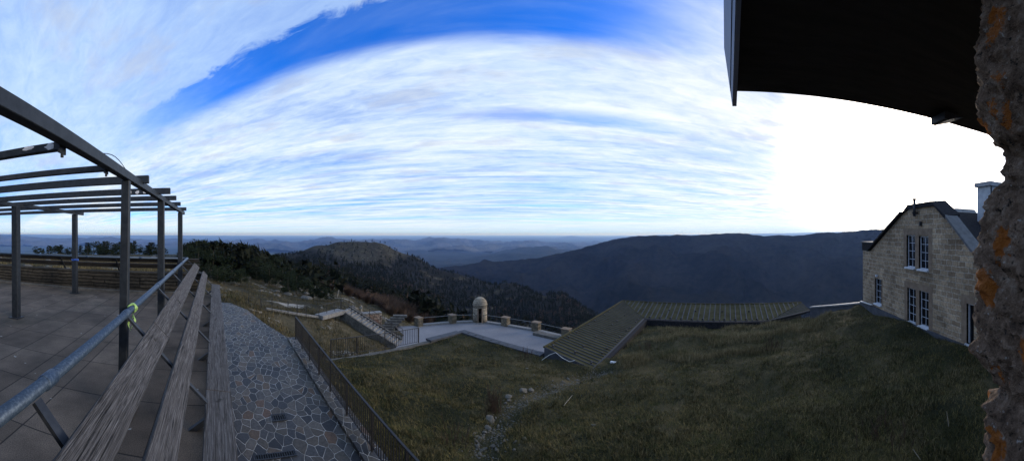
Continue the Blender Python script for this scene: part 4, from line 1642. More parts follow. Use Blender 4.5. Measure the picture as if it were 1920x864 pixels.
up_.box(XI + .42, XI2, YE - .42, YE - .14, -8.2, ZE - .02)
up_.build('upstand', M['slate'], arc)
kk = 0
for (fx_, n_) in ((.10, 7), (.52, 7), (.93, 9)):
    for k in range(n_):
        y = YS + .5 + k * (10.5 / n_) + .4 * (kk % 2)
        x_ = lerp(XO, XI, fx_)
        z_ = lerp(ZR, ZE, fx_)
        MB().box(x_ - .04, x_ + .04, y - .07, y + .07, z_ + .02, z_ + .11).build('snow_guard', M['black_iron'], r1)
        kk += 1
for (fy_, n_) in ((.02, 13), (.5, 5), (.96, 13)):
    for k in range(n_):
        x_ = -7.2 + k * (11.4 / n_)
        y = lerp(YR, YE, fy_)
        z_ = lerp(ZR, ZE, fy_)
        MB().box(x_ - .07, x_ + .07, y - .04, y + .04, z_ + .02, z_ + .11).build('snow_guard', M['black_iron'], r2)

lwall = thing('low_wall', P(1570, 572, 24), 'low grey wall with pale capping joining metal roof and stone house', 'wall')
a_, b_ = Vector((6.95, 25.8, -5.95)), Vector((9.15, 20.9, -4.72))
wa, wb = P(1519, 574.5, 26.0), P(1626, 565, 22.4)
MB().prism([(wa.x, wa.y, -8), (wb.x, wb.y, -8), (wb.x + .3, wb.y + .1, -8), (wa.x + .3, wa.y + .1, -8)], [wa - Vector((0, 0, .1)), wb - Vector((0, 0, .1)), wb + Vector((.3, .1, -.1)), wa + Vector((.3, .1, -.1))]).build('wall_face', M['membrane'], lwall)
MB().bar(wa + Vector((.1, 0, -.05)), wb + Vector((.1, 0, -.05)), .4, .1).build('capping', M['zinc'], lwall)

# ------------------------------------------------------------------ stone house on the right
XG = 9.1


def gp(px, py):
    a = az(px)
    D = XG / math.sin(a)
    return D * math.cos(a), (HY - py) / F * D     # (Y, z) on the gable


house = thing('stone_house', (12, 14, -4.6), 'stone gabled house with dark slate roof at the lawn edge', 'house')
YL, YRt = 20.5, 7.2
gab = [(20.45, -6.2), (YRt, -6.2), (YRt, -2.55), (9.0, -1.35), (11.35, .74), (12.3, 1.42), (14.5, 1.42), (15.2, 1.02), (19.2, -1.12), (20.45, -1.15)]
wins = []
for (x0, y0, x1, y1, kind) in ((1700, 440.5, 1716, 501, 'w'), (1723, 442.5, 1741, 505, 'w'), (1701.5, 541, 1717.5, 605, 'w'), (1724, 546.5, 1741.5, 613, 'w'), (1641, 522.5, 1653, 570, 'w'), (1812.5, 570, 1826, 646, 'd')):
    Y0, zt0 = gp(x0, y0)
    Y1, zt1 = gp(x1, y1)
    _, zb = gp((x0 + x1) / 2, y1)
    _, zt = gp((x0 + x1) / 2, y0)
    wins.append((Y1, Y0, zb, zt, kind))


def rect_holes_wall(mb, outline, holes, x0, x1):
    """gable wall with real openings: split into cells along the hole edges"""
    ys = sorted({h[0] for h in holes} | {h[1] for h in holes} | {p[0] for p in outline})

    def top(y):
        segs = outline[2:]
        best = None
        for (a, b) in zip(segs[:-1], segs[1:]):
            lo_, hi_ = min(a[0], b[0]), max(a[0], b[0])
            if lo_ - 1e-6 <= y <= hi_ + 1e-6 and hi_ - lo_ > 1e-6:
                best = a[1] + (b[1] - a[1]) * (y - a[0]) / (b[0] - a[0])
        return best

    zb = outline[0][1]
    for a, b in zip(ys[:-1], ys[1:]):
        if b - a < 1e-5:
            continue
        mid = (a + b) / 2
        hs = sorted([(h[2], h[3]) for h in holes if h[0] < mid < h[1]])
        z = zb
        for (h0, h1) in hs:
            mb.box(x0, x1, a, b, z, h0)
            z = h1
        ta, tb_ = top(a), top(b)
        mb.prism([(x0, a, z), (x1, a, z), (x1, b, z), (x0, b, z)], [(x0, a, ta), (x1, a, ta), (x1, b, tb_), (x0, b, tb_)])


gw = MB()
rect_holes_wall(gw, gab, [w[:4] for w in wins], XG, XG + .45)
wallo = gw.build('gable_wall', M['gable'], house)
sw_ = MB()
sw_.box(XG + .45, 22, 20.0, 20.45, -6.2, -1.2)
sw_.build('side_wall', M['gable_side'], house)
sw_ = MB()
sw_.box(XG + .45, 22, YRt, YRt + .45, -6.2, -2.6)
sw_.build('side_wall', M['gable_side'], house)
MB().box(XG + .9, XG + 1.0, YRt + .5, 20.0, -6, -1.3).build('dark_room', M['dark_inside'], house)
for k, (y0, y1, z0, z1, kind) in enumerate(wins):
    if kind == 'w':
        wo = thing_part = MB()
        f = .05
        for (a, b, c, d_) in ((y0, y0 + f, z0, z1), (y1 - f, y1, z0, z1), (y0 + f, y1 - f, z0, z0 + f), (y0 + f, y1 - f, z1 - f, z1)):
            wo.box(XG + .10, XG + .17, a, b, c, d_)
        n_h = 4
        for i in range(1, n_h):
            zz = lerp(z0, z1, i / n_h)
            wo.box(XG + .115, XG + .155, y0 + f, y1 - f, zz - .012, zz + .012)
        ym = (y0 + y1) / 2
        for i in range(n_h):
            za_, zb_ = lerp(z0, z1, i / n_h), lerp(z0, z1, (i + 1) / n_h)
            wo.box(XG + .115, XG + .155, ym - .014, ym + .014, (za_ + .012) if i else z0 + f, (zb_ - .012) if i < n_h - 1 else z1 - f)
        wn = wo.build('window', M['frame_grey'], house)
        MB().box(XG + .13, XG + .14, y0 + .02, y1 - .02, z0 + .02, z1 - .02).build('pane', M['glass'], wn)
        MB().prism([(XG - .14, y0 - .04, z0 - .08), (XG + .10, y0 - .04, z0 - .08), (XG + .10, y1 + .04, z0 - .08), (XG - .14, y1 + .04, z0 - .08)],
                   [(XG - .14, y0 - .04, z0 - .02), (XG + .10, y0 - .04, z0 + .02), (XG + .10, y1 + .04, z0 + .02), (XG - .14, y1 + .04, z0 - .02)]).build('sill', M['white_paint'], wn)
    else:
        dn = MB().box(XG + .16, XG + .2, y0, y1, z0, z1).build('door', M['glass'], house)
        fm = MB()
        for (a, b, c, d_) in ((y0, y0 + .06, z0, z1), (y1 - .06, y1, z0, z1), (y0 + .06, y1 - .06, z1 - .06, z1)):
            fm.box(XG + .1, XG + .158, a, b, c, d_)
        fm.build('door_frame', M['frame_grey'], dn)
        MB().box(XG - .1, XG + .1, y0 - .05, y1 + .05, z0 - .1, z0).build('threshold', M['white_paint'], dn)
# dressed stone surrounds, 3 mm proud
def SUR(*b):
    MB().box(*b).build('stone_surround', M['dressed'], wallo)


for (ia, ib) in ((1, 0), (3, 2)):
    y0, y1 = wins[ia][0], wins[ib][1]
    z0, z1 = min(wins[ia][2], wins[ib][2]), max(wins[ia][3], wins[ib][3])
    g0, g1 = wins[ia][1], wins[ib][0]
    xf = XG - .012
    for (a, b, c, d_) in ((y0 - .3, y0, z0 - .02, z1), (y1, y1 + .3, z0 - .02, z1), (g0, g1, z0, z1)):
        SUR(xf, XG + .09, a, b, c, d_)
    SUR(xf, XG + .09, y0 - .3, y1 + .3, z1, z1 + .32)
w_ = wins[5]
SUR(XG - .012, XG + .09, w_[0] - .05, w_[1] + .32, w_[3], w_[3] + .34)
SUR(XG - .012, XG + .09, w_[1], w_[1] + .32, w_[2], w_[3])
w_ = wins[4]
SUR(XG - .012, XG + .09, w_[0] - .14, w_[0], w_[2], w_[3])
SUR(XG - .012, XG + .09, w_[1], w_[1] + .14, w_[2], w_[3])
MB().box(XG - .16, XG - .002, YRt, 20.6, -6.2, -4.62).build('plinth', M['membrane'], house)
# roof
rf = MB()
X1 = 22
XV = XG - .12
th = .14


def rslab(a, b, xa=XV, xb=X1):
    nrm = Vector((0, -(b[1] - a[1]), (b[0] - a[0]))).normalized()
    if nrm.z < 0:
        nrm = -nrm
    o_ = nrm * th
    lo = [(xa, a[0], a[1]), (xb, a[0], a[1]), (xb, b[0], b[1]), (xa, b[0], b[1])]
    rf.prism(lo, [(p[0], p[1] + o_.y, p[2] + o_.z) for p in lo])


rslab((13.45, 1.05), (8.3, -2.15), XG + .46)
rslab((13.45, 1.05), (19.3, -1.45), XG + .46)
roofo = rf.build('roof', M['slate'], house)
# raised gable: slate hood over the clipped top, copings down both sides
hd = MB()
hd.prism([(XV, 15.2, 1.02), (XV, 14.45, 1.29), (XV, 12.2, 1.29), (XV, 11.35, .66), (XV, 11.3, .80), (XV, 12.4, 1.52), (XV, 14.5, 1.50), (XV, 15.3, .98)][::-1],
         [(XG + .75, y_, z_ + .10) for (y_, z_) in ((15.2, 1.02), (14.45, 1.29), (12.2, 1.29), (11.35, .66), (11.3, .80), (12.4, 1.52), (14.5, 1.50), (15.3, .98))][::-1])
hd.build('gable_hood', M['slate'], house)
vg = MB()
vg.bar((XG + .24, 8.4, -1.76), (XG + .24, 11.36, .80), .72, .10, (0, -.6, .75))
vg.build('verge_coping', M['lead'], house)
MB().bar((XV + .26, 15.1, 1.14), (XV + .26, 19.4, -1.10), .72, .12, (0, .5, .8)).build('verge_coping', M['slate'], house)
fy_, fz_ = gp(1720, 400)
flu = MB().tube([(XG - .18, fy_, fz_ - .15), (XG - .18, fy_, fz_ + .72)], .07, 12).build('flue_pipe', M['steel_dark'], house, True)
MB().tube([(XG - .18, fy_, fz_ + .66), (XG - .18, fy_, fz_ + .74)], .10, 12).build('flue_cap', M['steel_dark'], flu, True)
MB().box(XG - .30, XG, fy_ - .05, fy_ + .05, fz_ - .02, fz_ + .06).build('flue_bracket', M['black_iron'], flu)
ly, lz = gp(1728, 420)
MB().box(XG - .14, XG, ly - .05, ly + .05, lz - .1, lz + .12).build('wall_lamp', M['black_iron'], house)
ly, lz = gp(1645, 517)
MB().box(XG - .12, XG, ly - .08, ly + .08, lz - .05, lz + .07).build('alarm_box', M['white_paint'], house)
# left annex
an = MB()
an.box(XG + .02, 14, 18.6, 20.62, -1.15, -.62)
an.build('parapet_block', M['slate'], house)
MB().box(XG - .05, 14, 18.55, 20.7, -.62, -.54).build('parapet_cap', M['membrane'], house)
# roof lantern and metal cabin
lx, ly, lz = 15.6, 14.3, 1.9
p0 = P(1800, 397, 19.5)
lan = MB()
c = P(1800, 398, 19.0)
c = P(1800, 399, 19.0)
lan.prism([(c.x - .9, c.y - .6, c.z - .5), (c.x + 1.2, c.y - .6, c.z - .5), (c.x + 1.2, c.y + .8, c.z - .5), (c.x - .9, c.y + .8, c.z - .5)],
          [(c.x - .55, c.y - .3, c.z + .22), (c.x + .9, c.y - .3, c.z + .22), (c.x + .9, c.y + .5, c.z + .22), (c.x - .55, c.y + .5, c.z + .22)])
lan.build('roof_lantern', M['zinc'], roofo)
c = P(1856, 396, 17.5)
cab = MB()
cab.box(c.x - .45, c.x + .9, c.y - .45, c.y + .5, c.z - 1.2, c.z + 1.28)
cabo = cab.build('roof_cabin', M['cabin'], roofo)
MB().box(c.x - .58, c.x + 1.0, c.y - .58, c.y + .62, c.z + 1.282, c.z + 1.5).build('cabin_lid', M['zinc'], cabo)
cf = MB()
for yy in (c.y - .53,):
    cf.box(c.x - .47, c.x - .40, yy - .02, yy + .028, c.z - 1.1, c.z + 1.27)
cf.build('cabin_frame', M['steel'], cabo)

# ------------------------------------------------------------------ the observatory that carries the camera
obs = thing('observatory', (6, -6, -5), 'building above the camera with rough lichen spotted stone corner and dark overhanging eave', 'building')
YC = .388
A_ = .36          # the wall face stands this far to the right of the camera
PROF = [(-6, .02), (-1.2, .02), (-.40, .01), (-.275, .0), (-.262, .028), (-.245, .03), (-.235, .012), (-.2, -.002), (-.14, -.016), (-.06, -.006), (.0, -.002), (.05, .012), (.075, .022), (.085, .036), (.11, .040), (.135, .036), (.15, .014), (.2, -.004), (.3, -.008), (.44, .0), (.5, .0)]
pz = [p[0] for p in PROF]
po_ = [p[1] for p in PROF]


def corner_mesh():
    """dense rough stone near the camera: face along Y at x = A_, then the return along X"""
    zs = np.arange(-.75, .62, .0045)
    us = np.concatenate([np.arange(-1.2, -.12, .02), np.arange(-.12, .16, .0045)])   # <0: along the face, >0: round the corner
    vs = np.zeros((len(zs), len(us), 3))
    for i, z in enumerate(zs):
        pull = np.interp(z, pz, po_)
        for j, u in enumerate(us):
            r_ = .05
            if u < 0:
                x, y, nx, ny = A_, YC - r_ + u, -1, 0
            elif u < r_ * 1.57:
                a = u / r_
                x, y, nx, ny = A_ + r_ - r_ * math.cos(a), YC - r_ + r_ * math.sin(a), -math.cos(a), math.sin(a)
            else:
                x, y, nx, ny = A_ + r_ + (u - r_ * 1.57), YC, 0, 1
            v = Vector((x * 9, y * 9, z * 9))
            dsp = .010 * mnoise.fractal(v, .9, 2.1, 3) + .011 * mnoise.fractal(v * 4.1, .6, 2.1, 4)
            cell = mnoise.voronoi(Vector((x * 48, y * 48, z * 36)))[0]
            dsp += .011 * (cell[1] - cell[0] - .3)
            dsp -= pull
            vs[i, j] = (x + nx * dsp, y + ny * dsp, z)
    n = len(us)
    ii, jj = np.meshgrid(np.arange(len(zs) - 1), np.arange(n - 1), indexing='ij')
    q = (ii * n + jj).ravel()
    return vs.reshape(-1, 3), np.stack([q, q + 1, q + n + 1, q + n], 1)


cv, cf_ = corner_mesh()
cs = mesh_np('corner_stones', cv, cf_, 4, M['lichen'], obs, True)
cs.parent = None
adopt(cs, obs)
bd = MB()
bd.box(A_ + .09, 14, -14, A_ - .09, -6.5, .9)
bd.build('wall', M['gable_side'], obs)
# eave: a sloping slab whose verge runs over the camera
EZ, EY = .470, 1.075
sl_ = .30
vsl = lambda y: EZ + (EY - y) * sl_
ev = MB()
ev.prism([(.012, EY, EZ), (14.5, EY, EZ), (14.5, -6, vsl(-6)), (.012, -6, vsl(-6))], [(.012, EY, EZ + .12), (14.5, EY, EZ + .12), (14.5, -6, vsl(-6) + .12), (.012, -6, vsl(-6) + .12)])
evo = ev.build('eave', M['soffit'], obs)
vb = MB()
vb.prism([(.020, EY + .012, EZ - .045), (.034, EY + .012, EZ - .045), (.034, -6, vsl(-6) - .03), (.030, -6, vsl(-6) - .03)],
         [(-.008, EY + .012, EZ + .15), (.0115, EY + .012, EZ + .15), (.0115, -6, vsl(-6) + .15), (-.008, -6, vsl(-6) + .15)])
vb.build('verge_board', M['fascia'], evo)
bk = MB()
bx_ = EY * math.tan(az(1743))
bk.prism([(bx_, EY - .1, EZ - .002), (bx_ + .10, EY - .1, EZ - .002), (bx_ + .10, EY - .01, EZ - .002), (bx_, EY - .01, EZ - .002)],
         [(bx_, EY - .1, EZ - .03), (bx_ + .02, EY - .1, EZ - .03), (bx_ + .02, EY - .01, EZ - .03), (bx_, EY - .01, EZ - .03)])
bk.build('gutter_bracket', M['steel_dark'], evo)
ur = MB()
ur.prism([(.1, EY - .02, EZ + .13), (14.4, EY - .02, EZ + .13), (14.4, -6, vsl(-6) + .13), (.1, -6, vsl(-6) + .13)], [(.1, EY - .02, EZ + .17), (14.4, EY - .02, EZ + .17), (14.4, -6, vsl(-6) + .17), (.1, -6, vsl(-6) + .17)])
ur.build('roof', M['slate'], obs)


# ------------------------------------------------------------------ rocks
def rock_mesh(seed, name='rock'):
    bm = bmesh.new()
    bmesh.ops.create_icosphere(bm, subdivisions=2, radius=1)
    o = Vector((seed * 3.1, seed * 1.7, seed))
    r = random.Random(seed)
    sc = Vector((r.uniform(.8, 1.3), r.uniform(.7, 1.1), r.uniform(.45, .75)))
    for v in bm.verts:
        n = v.co.normalized()
        k = 1 + .35 * mnoise.noise(n * 1.3 + o) + .12 * mnoise.noise(n * 4 + o)
        q = n * k
        # a few broken flat faces
        for j in range(4):
            d = Vector((r.uniform(-1, 1) if False else math.sin(seed * 7 + j * 2.4), math.cos(seed * 5 + j * 1.9), math.sin(j * 1.3 + seed))).normalized()
            e = q.dot(d) - .72
            if e > 0:
                q -= d * e * .8
        v.co = Vector((q.x * sc.x, q.y * sc.y, q.z * sc.z))
    me = bpy.data.meshes.new(name)
    bm.to_mesh(me)
    bm.free()
    me.materials.append(M['rock'])
    return me


ROCKS = [rock_mesh(s) for s in range(1, 6)]


def rock(loc, s, label, group, k):
    o = bpy.data.objects.new('rock', ROCKS[k % 5])
    COL.objects.link(o)
    o.location = loc
    o.scale = (s, s, s)
    o.rotation_euler = (random.uniform(-.3, .3), random.uniform(-.3, .3), random.uniform(0, 6.28))
    return tag(o, label, 'rock', group)


def on_lawn(px, py):
    z = -6.0
    for _ in range(25):
        q = G(px, py, z)
        z = .5 * z + .5 * lawn_at(q.x, q.y)
    return Vector((q.x, q.y, lawn_at(q.x, q.y)))


rk = [(919, 788, 17, 'largest pale block in the rubble gully on the lawn'), (953, 745, 12, 'rounded white stone at the upper end of the loose stone row'), (955, 752, 8, None), (948, 757, 7, None), (980, 734, 13, 'wide flat stone half sunk in the grass above the gully'), (996, 733, 11, 'second flat stone beside the wide sunken one'), (915, 803, 10, None), (909, 812, 9, None), (899, 824, 10, None), (894, 820, 6, None),
      (896, 838, 8, None), (905, 845, 9, None), (900, 853, 8, None), (912, 842, 6, None), (893, 829, 6, None), (925, 838, 9, None), (932, 845, 6, None), (946, 828, 6, None), (951, 826, 5, None), (967, 829, 5, None), (984, 824, 8, 'pale flat chip lying alone right of the gully'), (1113, 798, 6, 'small pale stone in the right hand grass'), (1041, 727, 5, None), (1055, 716, 5, None), (1065, 711, 5, None), (1083, 714, 5, None),
      (988, 692, 5, 'lone white stone on the left lawn below the roof'), (1002, 704, 4, None)]
for k, (px, py, s, lab) in enumerate(rk):
    q = on_lawn(px, py)
    D = math.hypot(q.x, q.y)
    rock(q + Vector((0, 0, .02)), s / F * D * .62, lab or 'loose pale stone of the rubble gully in the lawn', 'stones of the rubble gully', k)
wb_ = on_lawn(1150, 681)
mb = MB().box(wb_.x - .17, wb_.x + .17, wb_.y - .08, wb_.y + .08, wb_.z, wb_.z + .09)
tag(mb.build('white_block', M['white_paint'], None, False, .02), 'white block lying on the grass at the corner of the metal roof', 'block')
# gravel in the gully
gp_ = []
while len(gp_) < 1700:
    k = rng.integers(0, len(GULLY) - 1)
    q = GULLY[k].lerp(GULLY[k + 1], rng.random())
    x, y = q.x + rng.normal(0, .34), q.y + rng.normal(0, .34)
    if lawn_cell(x, y):
        gp_.append((x, y, lawn_at(x, y)))
gp_ = np.array(gp_)
octv = np.array([(1, 0, 0), (-1, 0, 0), (0, 1, 0), (0, -1, 0), (0, 0, .8), (0, 0, -.8)], float)
octf = np.array([(0, 2, 4), (2, 1, 4), (1, 3, 4), (3, 0, 4), (2, 0, 5), (1, 2, 5), (3, 1, 5), (0, 3, 5)])
sz = rng.uniform(.010, .036, len(gp_)) * rng.choice([1, 1, 1, 1.7], len(gp_))
vv = gp_[:, None, :] + (octv[None] * rng.uniform(.6, 1.3, (len(gp_), 6, 1))) * sz[:, None, None]
ff = (np.arange(len(gp_)) * 6)[:, None, None] + octf[None]
tag(mesh_np('gravel', vv.reshape(-1, 3), ff.reshape(-1, 3), 3, M['rock']), 'pale gravel strewn along the gully in the lawn', 'gravel', None, 'stuff')

# rocks on the hillside
hrk = []
tries = 0
while len(hrk) < 95 and tries < 4000:
    tries += 1
    px = rng.choice([rng.uniform(560, 780), rng.uniform(0, 330), rng.uniform(440, 600)], p=[.5, .32, .18])
    D = rng.uniform(40, 110) if px > 440 else rng.uniform(16, 70)
    a = az(px)
    x, y = D * math.sin(a), D * math.cos(a)
    if inside(COURT, x, y) or (px > 440 and mnoise.noise(Vector((x * .06, y * .06, 1))) < .0):
        continue
    hrk.append((x, y, ground(x, y), rng.uniform(.2, .75) * (1 if px > 440 else .8)))
for k, (x, y, z, s) in enumerate(hrk):
    left = PX0 + F * math.atan2(x, y) < 340
    rock((x, y, z + .1 * s), s, 'pale limestone boulder in the grass beyond the terrace' if left else 'pale limestone outcrop on the rough slope above the stairs',
         'boulders beyond the terrace' if left else 'boulders on the slope', k)

# ------------------------------------------------------------------ small things
ck = MB()
cpts = [on_lawn(px, py) + Vector((0, 0, .06 + h)) for px, py, h in ((1016, 677, 0), (1030, 676, .25), (1042, 674, .32), (1054, 678, .15), (1068, 682, .05), (1078, 681, .1))]
ck.tube(cpts, .014, 8)
tag(ck.build('cable', M['cable']), 'white cable looping along the lower end of the metal roof', 'cable')
s0, s1 = on_lawn(1057, 763), on_lawn(1073, 752)
tag(MB().tube([s0 + Vector((0, 0, .05)), s1 + Vector((0, 0, .22))], [.010, .006], 6).build('stick', M['dead_stick']), 'bleached stick lying in the grass right of the gully', 'stick')
for (pa_, pb_, lab) in ((( 1775, 771), (1779, 799), 'thin pale stick standing in the dark grass near the stone corner'), ((1712, 842), (1726, 862), 'dry forked stalk at the bottom edge of the grass')):
    b0 = on_lawn(*pb_)
    D = math.hypot(b0.x, b0.y)
    t0_ = P(pa_[0], pa_[1], D)
    tag(MB().tube([b0, t0_], [.012, .006], 6).build('stalk', M['dead_stick']), lab, 'stalk')
pl_ = [on_lawn(1552, 577), on_lawn(1611, 573)]
tag(MB().bar(pl_[0] + Vector((0, 0, .1)), pl_[0] + Vector((1.2, -.9, .42)), .12, .05).build('batten', M['cable']), 'pale batten lying in the grass near the low wall', 'batten', 'pale battens by the house')
tag(MB().bar(Vector((8.7, 19.9, -4.50)), Vector((8.9, 18.6, -4.50)), .10, .05).build('batten', M['cable']), 'pale batten lying at the foot of the stone house', 'batten', 'pale battens by the house')


def weeds(px, py, n, h, sp, label, name='dead_weeds'):
    c = on_lawn(px, py)
    mb = MB()
    for k in range(n):
        b_ = c + Vector((random.gauss(0, sp), random.gauss(0, sp), -.03))
        hh = h * random.uniform(.55, 1.1)
        ln = Vector((random.gauss(0, .07), random.gauss(0, .07), 0)) * hh * 2
        mb.tube([b_, b_ + ln * .4 + Vector((0, 0, hh * .55)), b_ + ln + Vector((0, 0, hh))], [.009, .007, .004], 5)
        for j in range(3):
            s = random.uniform(.45, .95)
            q = b_ + ln * s + Vector((0, 0, hh * s))
            mb.tube([q, q + Vector((random.uniform(-.07, .07), random.uniform(-.07, .07), .1))], [.005, .003], 4)
    return tag(mb.build(name, M['twig']), label, 'weeds')


weeds(924, 773, 46, .85, .11, 'clump of tall dead brown stalks beside the gully')
weeds(985, 672, 16, .6, .25, 'sparse dead stalks on the left lawn near the roof')
weeds(1450, 655, 26, .7, .3, 'dark bare stalks in the grass below the long roof')
weeds(1215, 655, 20, .55, .3, 'dry stalks at the roof corner on the grass brow')
weeds(1665, 820, 26, .5, .35, 'dark twiggy clump low in the right foreground grass')
weeds(845, 830, 18, .5, .3, 'thin dry stalks in the near left lawn')

stk = thing('marker_post', P(634, 552, 48), 'pale slanting wooden stake on the rocky slope', 'stake')
b0 = Vector((P(632, 551, 55).x, P(632, 551, 55).y, 0))
b0.z = ground(b0.x, b0.y)
MB().tube([b0 - Vector((0, 0, .3)), b0 + Vector((.5, .1, 1.2))], [.09, .06], 8).build('stake', M['dead_stick'], stk)
b0 = P(678, 582, 38)
b0.z = ground(b0.x, b0.y)
sg = thing('signpost', b0, 'weathered wooden trail signpost beside the white boulders', 'signpost')
MB().bar(b0 - Vector((0, 0, .3)), b0 + Vector((0, 0, 1.35)), .13, .13).build('post', M['dead_stick'], sg)
MB().bar(b0 + Vector((-.4, -.09, 1.05)), b0 + Vector((.3, -.09, 1.12)), .03, .22).build('board', M['dead_stick'], sg)


# ------------------------------------------------------------------ trees
def conifer_mesh(seed, n=900, wide=.28, name='crown', ragged=.35):
    """a unit tall crown of many needle sprays"""
    r = np.random.default_rng(seed)
    vs, fs = [], []
    whorls = 13
    tris = []
    for w in range(whorls):
        zc = .10 + .88 * (w / whorls) ** .95
        rad = wide * (1 - zc) ** .8 + .015
        nb = max(4, int(9 * (1 - zc) + 4))
        for b in range(nb):
            a = r.uniform(0, 2 * np.pi)
            L = rad * r.uniform(1 - ragged, 1.15)
            droop = r.uniform(-.03, .05)
            m = max(3, int(n / (whorls * nb)))
            for k in range(m):
                t = r.uniform(.12, 1)
                c = np.array([np.cos(a) * L * t, np.sin(a) * L * t, zc + droop * t - .03 * t * t + r.normal(0, .008)])
                s = .05 * (1.15 - .5 * t) * r.uniform(.6, 1.3)
                u = r.normal(0, 1, 3)
                u /= np.linalg.norm(u)
                v = r.normal(0, 1, 3)
                v[2] *= .6
                v /= np.linalg.norm(v)
                tris.append((c - u * s * .5, c + u * s * .5, c + v * s + np.array([np.cos(a), np.sin(a), .15]) * s))
    T = np.array(tris)
    return T


def broad_mesh(seed, n=1100, rx=.36):
    """an uneven rounded pine or juniper crown made of clumps"""
    r = np.random.default_rng(seed)
    cl = []
    for k in range(16):
        a = r.uniform(0, 2 * np.pi)
        z = r.uniform(.22, .92)
        rr = rx * math.sqrt(max(.05, 1 - ((z - .5) / .52) ** 2)) * r.uniform(.3, .95)
        cl.append((math.cos(a) * rr, math.sin(a) * rr, z, r.uniform(.09, .17)))
    tris = []
    for k in range(n):
        cx, cy, cz, cr = cl[r.integers(0, len(cl))]
        d = r.normal(0, 1, 3)
        d /= np.linalg.norm(d)
        c = np.array([cx, cy, cz]) + d * cr * r.uniform(.4, 1.05)
        s = .045 * r.uniform(.6, 1.3)
        u = r.normal(0, 1, 3)
        u /= np.linalg.norm(u)
        v = d + r.normal(0, .5, 3)
        v /= np.linalg.norm(v)
        tris.append((c - u * s * .5, c + u * s * .5, c + v * s))
    return np.array(tris)


def bush_mesh(seed, n=420):
    """a bare shrub: thin upward twigs"""
    r = np.random.default_rng(seed)
    tris = []
    for k in range(n):
        a = r.uniform(0, 2 * np.pi)
        rr = .42 * math.sqrt(r.random())
        z0 = r.uniform(0, .55)
        base = np.array([np.cos(a) * rr * (.4 + z0), np.sin(a) * rr * (.4 + z0), z0])
        up = np.array([np.cos(a) * rr * .6 + r.normal(0, .1), np.sin(a) * rr * .6 + r.normal(0, .1), r.uniform(.25, .5)])
        s = np.array([-np.sin(a), np.cos(a), 0]) * .012
        tris.append((base - s, base + s, base + up))
    return np.array(tris)


def tri_mesh(name, T, mat):
    me = bpy.data.meshes.new(name)
    n = len(T)
    me.vertices.add(n * 3)
    me.vertices.foreach_set('co', T.reshape(-1).astype(np.float32))
    me.loops.add(n * 3)
    me.loops.foreach_set('vertex_index', np.arange(n * 3, dtype=np.int32))
    me.polygons.add(n)
    me.polygons.foreach_set('loop_start', np.arange(0, n * 3, 3, dtype=np.int32))
    me.polygons.foreach_set('loop_total', np.full(n, 3, dtype=np.int32))
    me.update(calc_edges=True)
    me.materials.append(mat)
    return me


CON = [tri_mesh('crown', conifer_mesh(s, 1500, .26 + .03 * (s % 3)), M['needle']) for s in range(4)]
BRO = [tri_mesh('crown', broad_mesh(s + 20, 2000, .40 + .03 * (s % 2)), M['needle']) for s in range(4)]
BUS = [tri_mesh('twigs', bush_mesh(s + 40), M['twig']) for s in range(3)]
tm = MB().tube([(0, 0, -.08), (.005, 0, .4), (0, .004, .93)], [.020, .015, .004], 7)
TRUNK = bpy.data.meshes.new('trunk')
TRUNK.from_pydata(tm.v, [], tm.f)
TRUNK.materials.append(M['bark'])


def tree(x, y, h, kind, k, label, group, name='pine_tree', wide=1.0, z=None):
    z = ground(x, y) if z is None else z
    t_ = thing(name, (x, y, z), label, 'shrub' if kind == 'bush' else 'tree', group)
    t_.rotation_euler = (0, 0, random.uniform(0, 6.28))
    t_.scale = (h * wide, h * wide, h)
    me = {'con': CON, 'bro': BRO, 'bush': BUS}[kind]
    parts_ = [('crown' if kind != 'bush' else 'twigs', me[k % len(me)])]
    if kind != 'bush':
        parts_.append(('trunk', TRUNK))
    for nm, m_ in parts_:
        o = bpy.data.objects.new(nm, m_)
        COL.objects.link(o)
        o.parent = t_
    return t_


# a row of small pines beyond the far terrace fence
for k, (px, top, w) in enumerate(((70, 464, 1), (81, 468, .9), (92, 463, 1), (103, 462.5, 1.1), (114, 462, 1), (124, 468, 1.2), (134, 467, 1.2), (152, 463, 1.1), (164, 458.6, 1), (176, 457.5, .9), (187, 460, 1.2), (198, 456, 1.3), (208, 458.5, 1.3), (214, 460, 1.1), (223, 457, 1.0), (238, 460, 1.0), (244, 457.5, .8), (252, 455, .8), (260, 463, 1), (284, 458, 1.6), (277, 463, 1.4), (293, 462, 1.4))):
    D = 118 + 9 * (k % 4)
    a = az(px)
    x, y = D * math.sin(a), D * math.cos(a)
    z = ground(x, y) - .2
    h = ((HY - top) / F * D - z) * 1.22
    tree(x, y, h, 'con' if k % 3 else 'bro', k, 'small dark pine in the row standing out against the blue hills beyond the terrace', 'row of small pines beyond the terrace', wide=1.7 * w, z=z)

